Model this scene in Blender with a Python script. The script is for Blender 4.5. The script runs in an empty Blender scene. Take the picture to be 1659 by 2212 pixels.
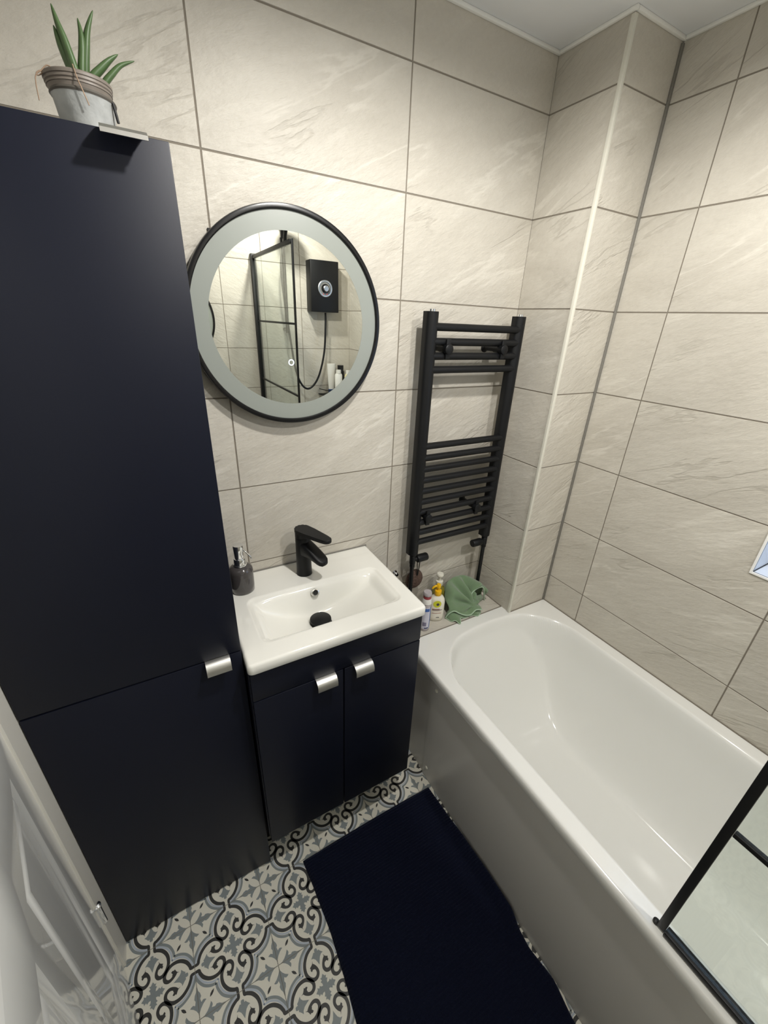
import bpy, bmesh, math, random
from mathutils import Vector, Matrix
from mathutils.geometry import tessellate_polygon
random.seed(7)
PI = math.pi
scene = bpy.context.scene
COL = scene.collection

# ------------------------------------------------------------------ room numbers (metres)
XL, XR = -1.012, 0.6804        # left wall, right wall
YB, YF = 0.0, -1.879           # back wall, shower wall
ZC = 2.328                     # ceiling
XC, YC = 0.472, -0.220         # boxed pipe column
ZB = 0.5555                    # bath rim / ledge height
YBATH = -0.177
TX, TZ = 0.5021, 0.2521        # wall tile pitch
ZJ = 1.6917                    # one horizontal joint height

# ------------------------------------------------------------------ helpers
def link(o, parent=None):
    COL.objects.link(o)
    if parent is not None: o.parent = parent
    return o

def tag(o, label=None, cat=None, group=None, kind=None):
    if label: o['label'] = label
    if cat: o['category'] = cat
    if group: o['group'] = group
    if kind: o['kind'] = kind
    return o

def empty(name, loc=(0, 0, 0), rz=0):
    o = bpy.data.objects.new(name, None)
    o.location = loc; o.rotation_euler = (0, 0, rz); o.empty_display_size = 0.05
    return link(o)

def obj(name, bm, mats, parent=None, smooth=None, loc=None):
    """bm is built in world coordinates unless parent is given (then parent-local)"""
    me = bpy.data.meshes.new(name)
    bmesh.ops.recalc_face_normals(bm, faces=bm.faces)
    bm.to_mesh(me); bm.free()
    for m in (mats if isinstance(mats, (list, tuple)) else [mats]): me.materials.append(m)
    if smooth is not None:
        for p in me.polygons: p.use_smooth = True
        if smooth < 180: me.set_sharp_from_angle(angle=math.radians(smooth))
    o = bpy.data.objects.new(name, me)
    if loc: o.location = loc
    return link(o, parent)

def box(bm, a, b, mat=0, M=None, bev=0, seg=2):
    x0, y0, z0 = a; x1, y1, z1 = b
    vs = [bm.verts.new(Vector(p)) for p in ((x0,y0,z0),(x1,y0,z0),(x1,y1,z0),(x0,y1,z0),(x0,y0,z1),(x1,y0,z1),(x1,y1,z1),(x0,y1,z1))]
    fs = [bm.faces.new([vs[i] for i in f]) for f in ((0,3,2,1),(4,5,6,7),(0,1,5,4),(1,2,6,5),(2,3,7,6),(3,0,4,7))]
    for f in fs: f.material_index = mat
    if bev > 0:
        es = {e for f in fs for e in f.edges}
        r = bmesh.ops.bevel(bm, geom=list(es), offset=bev, segments=seg, affect='EDGES', profile=0.5)
        for f in r['faces']: f.material_index = mat
        vs = list({v for f in fs if f.is_valid for v in f.verts} | {v for f in r['faces'] for v in f.verts})
    if M is not None:
        for v in vs: v.co = M @ v.co
    return vs

def mbox(a, b, bev=0, seg=2):
    bm = bmesh.new(); box(bm, a, b, bev=bev, seg=seg); return bm

def lathe(bm, prof, n=40, c=(0, 0, 0), M=None, mat=0, cap=True):
    rings = []
    for r, z in prof:
        ring = []
        for i in range(n):
            a = 2*PI*i/n
            p = Vector((r*math.cos(a), r*math.sin(a), z))
            if M is not None: p = M @ p
            ring.append(bm.verts.new(p + Vector(c)))
        rings.append(ring)
    for a, b in zip(rings, rings[1:]):
        for i in range(n):
            f = bm.faces.new((a[i], a[(i+1) % n], b[(i+1) % n], b[i])); f.material_index = mat
    if cap:
        for ring in (rings[0], rings[-1]):
            f = bm.faces.new(ring); f.material_index = mat
    return rings

def tube(bm, pts, r, n=16, mat=0, cap=True, scale=None):
    """round tube along points; r number or list"""
    pts = [Vector(p) for p in pts]
    rs = r if isinstance(r, (list, tuple)) else [r]*len(pts)
    up = None; rings = []
    for i, p in enumerate(pts):
        t = (pts[min(i+1, len(pts)-1)] - pts[max(i-1, 0)]).normalized()
        if up is None:
            up = Vector((0, 0, 1)) if abs(t.z) < 0.9 else Vector((1, 0, 0))
        s = t.cross(up).normalized(); up = s.cross(t).normalized()
        sx, sy = scale if scale else (1, 1)
        ring = [bm.verts.new(p + (s*math.cos(2*PI*k/n)*sx + up*math.sin(2*PI*k/n)*sy)*rs[i]) for k in range(n)]
        rings.append(ring)
    for a, b in zip(rings, rings[1:]):
        for i in range(n):
            f = bm.faces.new((a[i], a[(i+1) % n], b[(i+1) % n], b[i])); f.material_index = mat
    if cap:
        for ring in (rings[0], rings[-1]):
            bm.faces.new(ring).material_index = mat

def spline(P, n=8, closed=False):
    P = [Vector(p) for p in P]; out = []
    N = len(P)
    rng = range(N if closed else N-1)
    for i in rng:
        if closed: p0, p1, p2, p3 = P[(i-1) % N], P[i], P[(i+1) % N], P[(i+2) % N]
        else: p0, p1, p2, p3 = P[max(i-1, 0)], P[i], P[i+1], P[min(i+2, N-1)]
        for k in range(n):
            t = k/n
            out.append(0.5*((2*p1)+(-p0+p2)*t+(2*p0-5*p1+4*p2-p3)*t*t+(-p0+3*p1-3*p2+p3)*t**3))
    if not closed: out.append(P[-1])
    return out

def prism(bm, outline, z0, z1, M=None, mat=0, bev=0):
    """outline: list of (x,y) extruded z0..z1"""
    a = [bm.verts.new(Vector((x, y, z0))) for x, y in outline]
    b = [bm.verts.new(Vector((x, y, z1))) for x, y in outline]
    n = len(outline); fs = []
    fs.append(bm.faces.new(a[::-1])); fs.append(bm.faces.new(b))
    for i in range(n): fs.append(bm.faces.new((a[i], a[(i+1) % n], b[(i+1) % n], b[i])))
    for f in fs: f.material_index = mat
    vs = a+b
    if bev:
        es = set(fs[0].edges) | set(fs[1].edges)
        r = bmesh.ops.bevel(bm, geom=list(es), offset=bev, segments=3, affect='EDGES', profile=0.5)
        vs = list({v for f in fs if f.is_valid for v in f.verts} | {v for f in r['faces'] for v in f.verts})
    if M is not None:
        for v in vs: v.co = M @ v.co

def grid(bm, nu, nv, fn, mat=0, wrap=False):
    V = [[bm.verts.new(fn(i/(nu-1) if not wrap else i/nu, j/(nv-1))) for j in range(nv)] for i in range(nu)]
    for i in range(nu if wrap else nu-1):
        for j in range(nv-1):
            a = V[i]; b = V[(i+1) % nu]
            bm.faces.new((a[j], b[j], b[j+1], a[j+1])).material_index = mat
    return V

def RZ(a): return Matrix.Rotation(a, 4, 'Z')
def T(*p): return Matrix.Translation(Vector(p))

# ------------------------------------------------------------------ materials
def srgb(r, g, b):
    f = lambda c: c/12.92 if c <= 0.04045 else ((c+0.055)/1.055)**2.4
    return (f(r/255), f(g/255), f(b/255), 1)

def mat(name, col, rough=0.5, metal=0, spec=0.5, coat=0, trans=0, ior=1.45, sheen=0):
    m = bpy.data.materials.new(name); m.use_nodes = True
    b = m.node_tree.nodes['Principled BSDF']
    b.inputs['Base Color'].default_value = col
    b.inputs['Roughness'].default_value = rough
    b.inputs['Metallic'].default_value = metal
    b.inputs['Specular IOR Level'].default_value = spec
    b.inputs['Coat Weight'].default_value = coat
    b.inputs['Transmission Weight'].default_value = trans
    b.inputs['IOR'].default_value = ior
    b.inputs['Sheen Weight'].default_value = sheen
    return m

def nd(m, typ, **kw):
    n = m.node_tree.nodes.new(typ)
    for k, v in kw.items():
        if k in n.inputs: n.inputs[k].default_value = v
        else: setattr(n, k, v)
    return n
def lk(m, a, b): m.node_tree.links.new(a, b)

def noise_bump(m, scale=200, strength=0.2, dist=0.001, detail=3, col_amt=0.0, coord='Object', stretch=None):
    b = m.node_tree.nodes['Principled BSDF']
    tc = nd(m, 'ShaderNodeTexCoord')
    n = nd(m, 'ShaderNodeTexNoise'); n.inputs['Scale'].default_value = scale; n.inputs['Detail'].default_value = detail
    src = tc.outputs[coord]
    if stretch:
        mp = nd(m, 'ShaderNodeMapping'); mp.inputs['Scale'].default_value = stretch
        lk(m, src, mp.inputs['Vector']); src = mp.outputs['Vector']
    lk(m, src, n.inputs['Vector'])
    bp = nd(m, 'ShaderNodeBump'); bp.inputs['Strength'].default_value = strength; bp.inputs['Distance'].default_value = dist
    lk(m, n.outputs['Fac'], bp.inputs['Height']); lk(m, bp.outputs['Normal'], b.inputs['Normal'])
    if col_amt > 0:
        c = b.inputs['Base Color'].default_value[:]
        mx = nd(m, 'ShaderNodeMix', data_type='RGBA')
        mx.inputs[6].default_value = [x*(1-col_amt) for x in c[:3]]+[1]
        mx.inputs[7].default_value = [min(1, x*(1+col_amt)) for x in c[:3]]+[1]
        lk(m, n.outputs['Fac'], mx.inputs[0]); lk(m, mx.outputs[2], b.inputs['Base Color'])
    return m

def tile_material():
    m = mat('stone_effect_wall_tile', (0.5, 0.47, 0.4, 1), 0.43, spec=0.3)
    b = m.node_tree.nodes['Principled BSDF']
    at = nd(m, 'ShaderNodeAttribute', attribute_name='tile_uv')
    rnd = nd(m, 'ShaderNodeAttribute', attribute_name='tile_rand')
    # large soft clouds
    n1 = nd(m, 'ShaderNodeTexNoise'); n1.inputs['Scale'].default_value = 5; n1.inputs['Detail'].default_value = 6; n1.inputs['Roughness'].default_value = 0.55; n1.inputs['Distortion'].default_value = 0.6
    mp = nd(m, 'ShaderNodeMapping', vector_type='TEXTURE'); mp.inputs['Rotation'].default_value = (0, 0, math.radians(26)); mp.inputs['Scale'].default_value = (1.35, 0.55, 1)
    lk(m, at.outputs['Vector'], mp.inputs['Vector']); lk(m, mp.outputs['Vector'], n1.inputs['Vector'])
    # diagonal veins : thin level lines of a stretched noise
    n2 = nd(m, 'ShaderNodeTexNoise'); n2.inputs['Scale'].default_value = 3.0; n2.inputs['Detail'].default_value = 5; n2.inputs['Roughness'].default_value = 0.55; n2.inputs['Distortion'].default_value = 0.25
    mp2 = nd(m, 'ShaderNodeMapping', vector_type='TEXTURE'); mp2.inputs['Rotation'].default_value = (0, 0, math.radians(27)); mp2.inputs['Scale'].default_value = (1.7, 0.33, 1); mp2.inputs['Location'].default_value = (3, 7, 1)
    lk(m, at.outputs['Vector'], mp2.inputs['Vector']); lk(m, mp2.outputs['Vector'], n2.inputs['Vector'])
    def band(level, w):
        s = nd(m, 'ShaderNodeMath', operation='SUBTRACT'); s.inputs[1].default_value = level; lk(m, n2.outputs['Fac'], s.inputs[0])
        a = nd(m, 'ShaderNodeMath', operation='ABSOLUTE'); lk(m, s.outputs[0], a.inputs[0])
        r = nd(m, 'ShaderNodeMapRange'); r.inputs['From Min'].default_value = 0; r.inputs['From Max'].default_value = w
        r.inputs['To Min'].default_value = 1; r.inputs['To Max'].default_value = 0; r.interpolation_type = 'SMOOTHSTEP'
        lk(m, a.outputs[0], r.inputs['Value']); return r.outputs[0]
    vd, vl = band(0.44, 0.022), band(0.57, 0.03)
    # vein mask so that they only show in patches
    n3 = nd(m, 'ShaderNodeTexNoise'); n3.inputs['Scale'].default_value = 4.5; n3.inputs['Detail'].default_value = 1
    lk(m, mp.outputs['Vector'], n3.inputs['Vector'])
    mk = nd(m, 'ShaderNodeMapRange'); mk.inputs['From Min'].default_value = 0.47; mk.inputs['From Max'].default_value = 0.60; lk(m, n3.outputs['Fac'], mk.inputs['Value'])
    def mul(a, bsock, k=None):
        x = nd(m, 'ShaderNodeMath', operation='MULTIPLY'); lk(m, a, x.inputs[0])
        if k is None: lk(m, bsock, x.inputs[1])
        else: x.inputs[1].default_value = k
        return x.outputs[0]
    vdm, vlm = mul(mul(vd, mk.outputs[0]), None, 0.28), mul(mul(vl, mk.outputs[0]), None, 0.36)
    # fine speckle
    n4 = nd(m, 'ShaderNodeTexNoise'); n4.inputs['Scale'].default_value = 90; n4.inputs['Detail'].default_value = 4
    lk(m, at.outputs['Vector'], n4.inputs['Vector'])
    cr = nd(m, 'ShaderNodeValToRGB'); e = cr.color_ramp.elements
    e[0].position = 0.25; e[0].color = (0.465, 0.435, 0.378, 1); e[1].position = 0.75; e[1].color = (0.585, 0.555, 0.490, 1)
    av = nd(m, 'ShaderNodeMath', operation='MULTIPLY_ADD'); av.inputs[1].default_value = 0.22; lk(m, n4.outputs['Fac'], av.inputs[0])
    s1 = nd(m, 'ShaderNodeMath', operation='MULTIPLY'); s1.inputs[1].default_value = 0.78; lk(m, n1.outputs['Fac'], s1.inputs[0]); lk(m, s1.outputs[0], av.inputs[2])
    lk(m, av.outputs[0], cr.inputs[0])
    m1 = nd(m, 'ShaderNodeMix', data_type='RGBA'); m1.inputs[7].default_value = (0.31, 0.28, 0.235, 1); lk(m, vdm, m1.inputs[0]); lk(m, cr.outputs[0], m1.inputs[6])
    m2 = nd(m, 'ShaderNodeMix', data_type='RGBA'); m2.inputs[7].default_value = (0.72, 0.69, 0.62, 1); lk(m, vlm, m2.inputs[0]); lk(m, m1.outputs[2], m2.inputs[6])
    hv = nd(m, 'ShaderNodeHueSaturation')
    rr = nd(m, 'ShaderNodeMapRange'); rr.inputs['To Min'].default_value = 0.95; rr.inputs['To Max'].default_value = 1.05; lk(m, rnd.outputs['Fac'], rr.inputs['Value'])
    lk(m, rr.outputs[0], hv.inputs['Value']); lk(m, m2.outputs[2], hv.inputs['Color']); lk(m, hv.outputs[0], b.inputs['Base Color'])
    # riven bump
    n5 = nd(m, 'ShaderNodeTexNoise'); n5.inputs['Scale'].default_value = 38; n5.inputs['Detail'].default_value = 6; n5.inputs['Roughness'].default_value = 0.6
    lk(m, mp.outputs['Vector'], n5.inputs['Vector'])
    ad = nd(m, 'ShaderNodeMath', operation='ADD'); lk(m, n5.outputs['Fac'], ad.inputs[0]); lk(m, mul(vdm, None, -0.9), ad.inputs[1])
    bp = nd(m, 'ShaderNodeBump'); bp.inputs['Strength'].default_value = 1.0; bp.inputs['Distance'].default_value = 0.0028
    lk(m, ad.outputs[0], bp.inputs['Height']); lk(m, bp.outputs['Normal'], b.inputs['Normal'])
    return m

M = {}
M['tile'] = tile_material()
M['grout'] = noise_bump(mat('grey_grout', srgb(122, 115, 104), 0.85), 300, 0.3)
M['ceil'] = noise_bump(mat('ceiling_paint', srgb(226, 228, 230), 0.75), 120, 0.05)
M['white_trim'] = mat('white_plastic_trim', srgb(214, 212, 200), 0.3)
M['silicone'] = mat('grey_silicone', srgb(120, 118, 112), 0.5)
M['navy'] = noise_bump(mat('navy_matt_lacquer', srgb(18, 21, 33), 0.42, spec=0.25), 350, 0.04, 0.0005)
M['carcass'] = mat('black_carcass', srgb(12, 12, 14), 0.6)
M['edge'] = mat('dark_edge_band', srgb(52, 60, 84), 0.35)
M['ceramic'] = mat('glazed_ceramic', srgb(232, 231, 224), 0.08, coat=0.6)
M['bath'] = mat('bath_acrylic', srgb(226, 226, 222), 0.12, coat=0.3)
M['panel'] = noise_bump(mat('bath_panel_plastic', srgb(192, 190, 185), 0.26), 25, 0.03, 0.002)
M['black'] = noise_bump(mat('matt_black_metal', srgb(15, 16, 18), 0.45, metal=0.0, spec=0.35), 500, 0.06, 0.0005)
M['blackg'] = mat('satin_black_frame', srgb(14, 14, 16), 0.25)
M['chrome'] = mat('polished_chrome', (0.86, 0.87, 0.88, 1), 0.06, metal=1)
M['alu'] = noise_bump(mat('brushed_aluminium', (0.62, 0.615, 0.59, 1), 0.38, metal=1), 60, 0.15, 0.0006, stretch=(1, 1, 30))
M['mirror'] = mat('mirror_silver', (0.80, 0.82, 0.77, 1), 0.0, metal=1)
M['frost'] = noise_bump(mat('frosted_glass_band', srgb(142, 147, 141), 0.3, metal=0.0, spec=0.7), 300, 0.03)
M['hall'] = mat('hall_paint', srgb(190, 186, 178), 0.8)
M['doorp'] = noise_bump(mat('white_gloss_door_paint', srgb(228, 228, 224), 0.13, coat=0.4), 22, 0.06, 0.004, detail=1, stretch=(1, 1, 0.12))
M['doorframe'] = mat('white_frame_paint', srgb(220, 217, 208), 0.3)
M['pane'] = mat('dark_hole', (0.005, 0.005, 0.005, 1), 0.5)

def glass(name, col=(1, 1, 1, 1), rough=0.0, tint=0.9):
    m = bpy.data.materials.new(name); m.use_nodes = True
    nt = m.node_tree; nt.nodes.clear()
    out = nd(m, 'ShaderNodeOutputMaterial'); tr = nd(m, 'ShaderNodeBsdfTransparent'); gl = nd(m, 'ShaderNodeBsdfGlossy')
    tr.inputs['Color'].default_value = (col[0]*tint, col[1]*tint, col[2]*tint, 1); gl.inputs['Roughness'].default_value = rough
    gl.inputs['Color'].default_value = (1, 1, 1, 1)
    lw = nd(m, 'ShaderNodeLayerWeight'); lw.inputs['Blend'].default_value = 0.5
    pw = nd(m, 'ShaderNodeMath', operation='POWER'); pw.inputs[1].default_value = 5; lk(m, lw.outputs['Facing'], pw.inputs[0])
    fr = nd(m, 'ShaderNodeMath', operation='MULTIPLY_ADD'); fr.inputs[1].default_value = 0.9; fr.inputs[2].default_value = 0.03; lk(m, pw.outputs[0], fr.inputs[0])
    mx = nd(m, 'ShaderNodeMixShader'); lk(m, fr.outputs[0], mx.inputs[0]); lk(m, tr.outputs[0], mx.inputs[1]); lk(m, gl.outputs[0], mx.inputs[2]); lk(m, mx.outputs[0], out.inputs[0])
    return m
M['glass'] = glass('clear_screen_glass', (0.97, 1.0, 0.98, 1), 0.0, 0.97)
def emis(name, col, s):
    m = bpy.data.materials.new(name); m.use_nodes = True; m.node_tree.nodes.clear()
    o = nd(m, 'ShaderNodeOutputMaterial'); e = nd(m, 'ShaderNodeEmission'); e.inputs['Color'].default_value = col; e.inputs['Strength'].default_value = s
    lk(m, e.outputs[0], o.inputs[0]); return m
M['led'] = emis('touch_led_ring', (0.85, 0.93, 1, 1), 1.6)
M['lamp'] = emis('downlight_lens', (1, 0.9, 0.74, 1), 60)

# ------------------------------------------------------------------ tiled walls
def tiled(name, O, U, V, N, u0, u1, v0, v1, joints_u, joints_v, holes=(), ext=(0.0, 0.0)):
    """flat tiled surface: O origin, U/V axes, N outward. grout plane 1.2 mm behind tile faces"""
    O, U, V, N = Vector(O), Vector(U), Vector(V), Vector(N)
    bm = bmesh.new()
    uvl = bm.verts.layers.float_vector.new('tile_uv'); rl = bm.verts.layers.float.new('tile_rand')
    ju = sorted([u0]+[j for j in joints_u if u0+0.004 < j < u1-0.004]+[u1])
    jv = sorted([v0]+[j for j in joints_v if v0+0.004 < j < v1-0.004]+[v1])
    g = 0.0016
    for hu in range(len(ju)-1):
        for hv in range(len(jv)-1):
            a, b, c, d = ju[hu]+(g if hu else 0), ju[hu+1]-(g if hu < len(ju)-2 else 0), jv[hv]+(g if hv else 0), jv[hv+1]-(g if hv < len(jv)-2 else 0)
            rects = [(a, b, c, d)]
            for (h0, h1, h2, h3) in holes:
                nr = []
                for (a1, b1, c1, d1) in rects:
                    if h1 <= a1 or h0 >= b1 or h3 <= c1 or h2 >= d1: nr.append((a1, b1, c1, d1)); continue
                    if a1 < h0: nr.append((a1, h0, c1, d1))
                    if b1 > h1: nr.append((h1, b1, c1, d1))
                    aa, bb = max(a1, h0), min(b1, h1)
                    if c1 < h2: nr.append((aa, bb, c1, h2))
                    if d1 > h3: nr.append((aa, bb, h3, d1))
                rects = nr
            off = Vector((random.uniform(-50, 50), random.uniform(-50, 50), random.uniform(-50, 50))); rv = random.random()
            for (a1, b1, c1, d1) in rects:
                e = 0.0006; ea = e if a1 == a else 0; eb = e if b1 == b else 0; ec = e if c1 == c else 0; ed = e if d1 == d else 0
                P = [(a1, c1, -0.0013), (b1, c1, -0.0013), (b1, d1, -0.0013), (a1, d1, -0.0013), (a1+ea, c1+ec, 0), (b1-eb, c1+ec, 0), (b1-eb, d1-ed, 0), (a1+ea, d1-ed, 0)]
                vs = []
                for (pu, pv, pn) in P:
                    v = bm.verts.new(O+U*pu+V*pv+N*pn); v[uvl] = Vector((pu, pv, 0))+off; v[rl] = rv; vs.append(v)
                for f in ((4, 5, 6, 7), (0, 1, 5, 4), (1, 2, 6, 5), (2, 3, 7, 6), (3, 0, 4, 7)):
                    bm.faces.new([vs[i] for i in f]).material_index = 0
    # grout slab with holes : simple cells
    H2 = [(q[0]-0.004, q[1]+0.004, q[2]-0.004, q[3]+0.004) for q in holes]
    us = sorted({u0-ext[0], u1+ext[1]} | {h for q in H2 for h in q[:2]}); vs_ = sorted({v0, v1} | {h for q in H2 for h in q[2:]})
    for i in range(len(us)-1):
        for j in range(len(vs_)-1):
            cu, cv = (us[i]+us[i+1])/2, (vs_[j]+vs_[j+1])/2
            if any(h[0] < cu < h[1] and h[2] < cv < h[3] for h in H2): continue
            P = [O+U*us[i]+V*vs_[j], O+U*us[i+1]+V*vs_[j], O+U*us[i+1]+V*vs_[j+1], O+U*us[i]+V*vs_[j+1]]
            f0 = [bm.verts.new(p-N*0.0012) for p in P]; f1 = [bm.verts.new(p-N*0.03) for p in P]
            bm.faces.new(f0).material_index = 1; bm.faces.new(f1[::-1]).material_index = 1
            for k in range(4): bm.faces.new((f0[k], f0[(k+1) % 4], f1[(k+1) % 4], f1[k])).material_index = 1
    me = bpy.data.meshes.new(name); bm.to_mesh(me); bm.free()
    me.materials.append(M['tile']); me.materials.append(M['grout'])
    o = link(bpy.data.objects.new(name, me)); o['kind'] = 'structure'
    return o

JZ = [ZJ+TZ*k for k in range(-8, 4)]
tiled('wall_back', (0, 0, 0), (1, 0, 0), (0, 0, 1), (0, -1, 0), XL-0.02, XC, 0, ZC, [TX*k for k in range(-3, 3)], JZ, ext=(0, 0.3))
tiled('wall_column_side', (XC, 0, 0), (0, -1, 0), (0, 0, 1), (-1, 0, 0), 0, -YC, ZB, ZC, [], JZ, ext=(0, -0.002))
tiled('wall_column_front', (0, YC, 0), (1, 0, 0), (0, 0, 1), (0, -1, 0), XC, XR, ZB, ZC, [], JZ, ext=(-0.002, 0.02))
Y2 = -0.3828
WY0, WY1, WZ0, WZ1 = 0.818, 1.52, 1.053, 1.95
tiled('wall_right', (XR, 0, 0), (0, -1, 0), (0, 0, 1), (-1, 0, 0), -YC, -YF, 0, ZC, [-Y2+TX*k for k in range(0, 4)], JZ, holes=[(WY0, WY1, WZ0, WZ1)], ext=(0.3, 0.03))
tiled('wall_front', (0, YF, 0), (-1, 0, 0), (0, 0, 1), (0, 1, 0), -XR, -XL+0.02, 0, ZC, [-0.325+TX*k for k in range(-1, 4)]+[-0.078], JZ, ext=(0.03, 0.03))

# left wall with door opening (painted)
DY0, DY1, DZ = -0.395, -1.13, 2.0
bm = bmesh.new()
box(bm, (XL-0.1, DY0, 0), (XL, 0.0, ZC)); box(bm, (XL-0.1, YF, 0), (XL, DY1, ZC)); box(bm, (XL-0.1, DY1, DZ), (XL, DY0, ZC))
tag(obj('wall_left', bm, M['doorframe']), kind='structure')
bm = bmesh.new(); box(bm, (-2.0, -2.2, -0.02), (-1.95, 0.3, ZC)); box(bm, (-2.0, 0.0, -0.02), (XL-0.1, 0.05, ZC)); box(bm, (-2.0, YF-0.05, -0.02), (XL-0.1, YF, ZC))
tag(obj('wall_hall', bm, M['hall']), kind='structure')
tag(obj('ceiling', mbox((-2.0, YF-0.05, ZC), (XR+0.05, 0.05, ZC+0.05)), M['ceil']), kind='structure')

# white sealant / plastic strips along the ceiling and the column corner
def strip(n, a, b, m='white_trim', bev=0.002): tag(obj('trim_%d' % n, mbox(a, b, bev=bev), M[m], smooth=40), kind='structure')
t = 0.009
M['coving'] = mat('ceiling_sealant', srgb(236, 236, 232), 0.6)
strip(1, (XL, -t, ZC-t), (XC, 0, ZC), 'coving')
strip(2, (XC-t, YC-t, ZC-t), (XC, -t, ZC), 'coving')
strip(3, (XC, YC-t, ZC-t), (XR, YC, ZC), 'coving')
strip(4, (XR-t, YF, ZC-t), (XR, YC-t, ZC), 'coving')
strip(5, (XC-0.0045, YC-0.0045, ZB+0.001), (XC+0.0065, YC+0.0065, ZC-0.012), bev=0.001)
strip(6, (XR-0.009, YC-0.006, ZB+0.001), (XR, YC, ZC-0.012), 'silicone', 0.001)
strip(7, (XC, YC-0.003, ZB), (XR, YC, ZB+0.003), 'grout', 0)
strip(8, (XR-0.003, YF, ZB), (XR, YC, ZB+0.003), 'grout', 0)
strip(9, (XC-0.003, YBATH, ZB), (XC, 0, ZB+0.003), 'grout', 0)

# window recess (daylight beyond an obscured pane)
bm = bmesh.new(); d = 0.11; w = 0.0055
X0 = XR
box(bm, (X0, -WY1, WZ0-0.006), (X0+d, -WY0, WZ0)); box(bm, (X0, -WY1, WZ1), (X0+d, -WY0, WZ1+0.006))
box(bm, (X0, -WY0, WZ0), (X0+d, -WY0+0.006, WZ1)); box(bm, (X0, -WY1-0.006, WZ0), (X0+d, -WY1, WZ1))
M['reveal'] = mat('white_window_lining', srgb(205, 212, 222), 0.35)
M['seam'] = mat('dark_seam', srgb(40, 42, 46), 0.7)
wf = tag(obj('window_1', bm, M['reveal']), kind='structure')
bm = bmesh.new()
for a, b in (((X0-0.004, -WY1-w, WZ0-w), (X0+0.003, -WY0+w, WZ0)), ((X0-0.004, -WY1-w, WZ1), (X0+0.003, -WY0+w, WZ1+w)), ((X0-0.004, -WY0, WZ0), (X0+0.003, -WY0+w, WZ1)), ((X0-0.004, -WY1-w, WZ0), (X0+0.003, -WY1, WZ1))): box(bm, a, b)
obj('window_trim', bm, mat('bright_white_trim', srgb(240, 240, 238), 0.3), wf)
bm = bmesh.new(); box(bm, (X0, -WY0-0.002, WZ0), (X0+d, -WY0, WZ0+0.002)); box(bm, (X0, -WY1, WZ0), (X0+d, -WY1+0.002, WZ0+0.002)); obj('seam', bm, M['seam'], wf)
bm = bmesh.new()
for a, b in (((X0+d-0.01, -WY1, WZ0), (X0+d+0.04, -WY1+0.05, WZ1)), ((X0+d-0.01, -WY0-0.05, WZ0), (X0+d+0.04, -WY0, WZ1)), ((X0+d-0.01, -WY1+0.05, WZ0), (X0+d+0.04, -WY0-0.05, WZ0+0.05)), ((X0+d-0.01, -WY1+0.05, WZ1-0.05), (X0+d+0.04, -WY0-0.05, WZ1)), ((X0+d-0.01, -WY1+0.05, 1.6), (X0+d+0.04, -WY0-0.05, 1.65))): box(bm, a, b, bev=0.004)
obj('window_frame', bm, M['reveal'], wf, smooth=40)
fm = bpy.data.materials.new('obscured_glass'); fm.use_nodes = True; fm.node_tree.nodes.clear()
o_ = nd(fm, 'ShaderNodeOutputMaterial'); tl = nd(fm, 'ShaderNodeBsdfTranslucent'); tl.inputs['Color'].default_value = (0.8, 0.85, 0.9, 1)
gg = nd(fm, 'ShaderNodeBsdfGlossy'); gg.inputs['Roughness'].default_value = 0.2; mxs = nd(fm, 'ShaderNodeMixShader'); mxs.inputs[0].default_value = 0.08
lk(fm, tl.outputs[0], mxs.inputs[1]); lk(fm, gg.outputs[0], mxs.inputs[2]); lk(fm, mxs.outputs[0], o_.inputs[0])
obj('window_pane', mbox((X0+d+0.01, -WY1+0.04, WZ0+0.04), (X0+d+0.016, -WY0-0.04, WZ1-0.04)), fm, wf)
# outer masonry around the pane
bm = bmesh.new()
for a, b in (((X0+0.03, -WY1-0.3, WZ0-0.3), (X0+d+0.04, -WY0+0.3, WZ0-0.006)), ((X0+0.03, -WY1-0.3, WZ1+0.006), (X0+d+0.04, -WY0+0.3, WZ1+0.3)), ((X0+0.03, -WY0+0.006, WZ0-0.006), (X0+d+0.04, -WY0+0.3, WZ1+0.006)), ((X0+0.03, -WY1-0.3, WZ0-0.006), (X0+d+0.04, -WY1-0.006, WZ1+0.006))): box(bm, a, b)
tag(obj('wall_right_outer', bm, M['hall']), kind='structure')

# ------------------------------------------------------------------ floor : encaustic pattern tiles as inlaid shapes
FC = [srgb(214, 211, 198), srgb(58, 58, 57), srgb(128, 135, 136), srgb(170, 178, 188), srgb(120, 116, 104)]
def fmat(n, c, r=0.42):
    return noise_bump(mat(n, c, r, spec=0.4), 260, 0.04, 0.0004, col_amt=0.04)
FM = [fmat('floor_cream', FC[0]), fmat('floor_charcoal', FC[1]), fmat('floor_grey', FC[2]), fmat('floor_pale_blue', FC[3]), mat('floor_grout', FC[4], 0.8)]
TF = 0.2025; FX, FY = -0.647, -0.391
rib1 = [(0.070, 1.0), (0.070, 0.950), (0.082, 0.905), (0.140, 0.888), (0.251, 0.822), (0.340, 0.715), (0.385, 0.602), (0.389, 0.478), (0.356, 0.388), (0.296, 0.314), (0.217, 0.272), (0.135, 0.288), (0.088, 0.355), (0.094, 0.432), (0.140, 0.510), (0.185, 0.56)]
ribw = [0.030, 0.034, 0.038, 0.038, 0.040, 0.040, 0.040, 0.040, 0.040, 0.040, 0.041, 0.041, 0.038, 0.034, 0.036, 0.030]
head = [(0.150, 0.635), (0.165, 0.575), (0.130, 0.525), (0.105, 0.47), (0.16, 0.455), (0.19, 0.47), (0.235, 0.435), (0.258, 0.47), (0.245, 0.505), (0.262, 0.53), (0.215, 0.555), (0.185, 0.575)]
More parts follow.
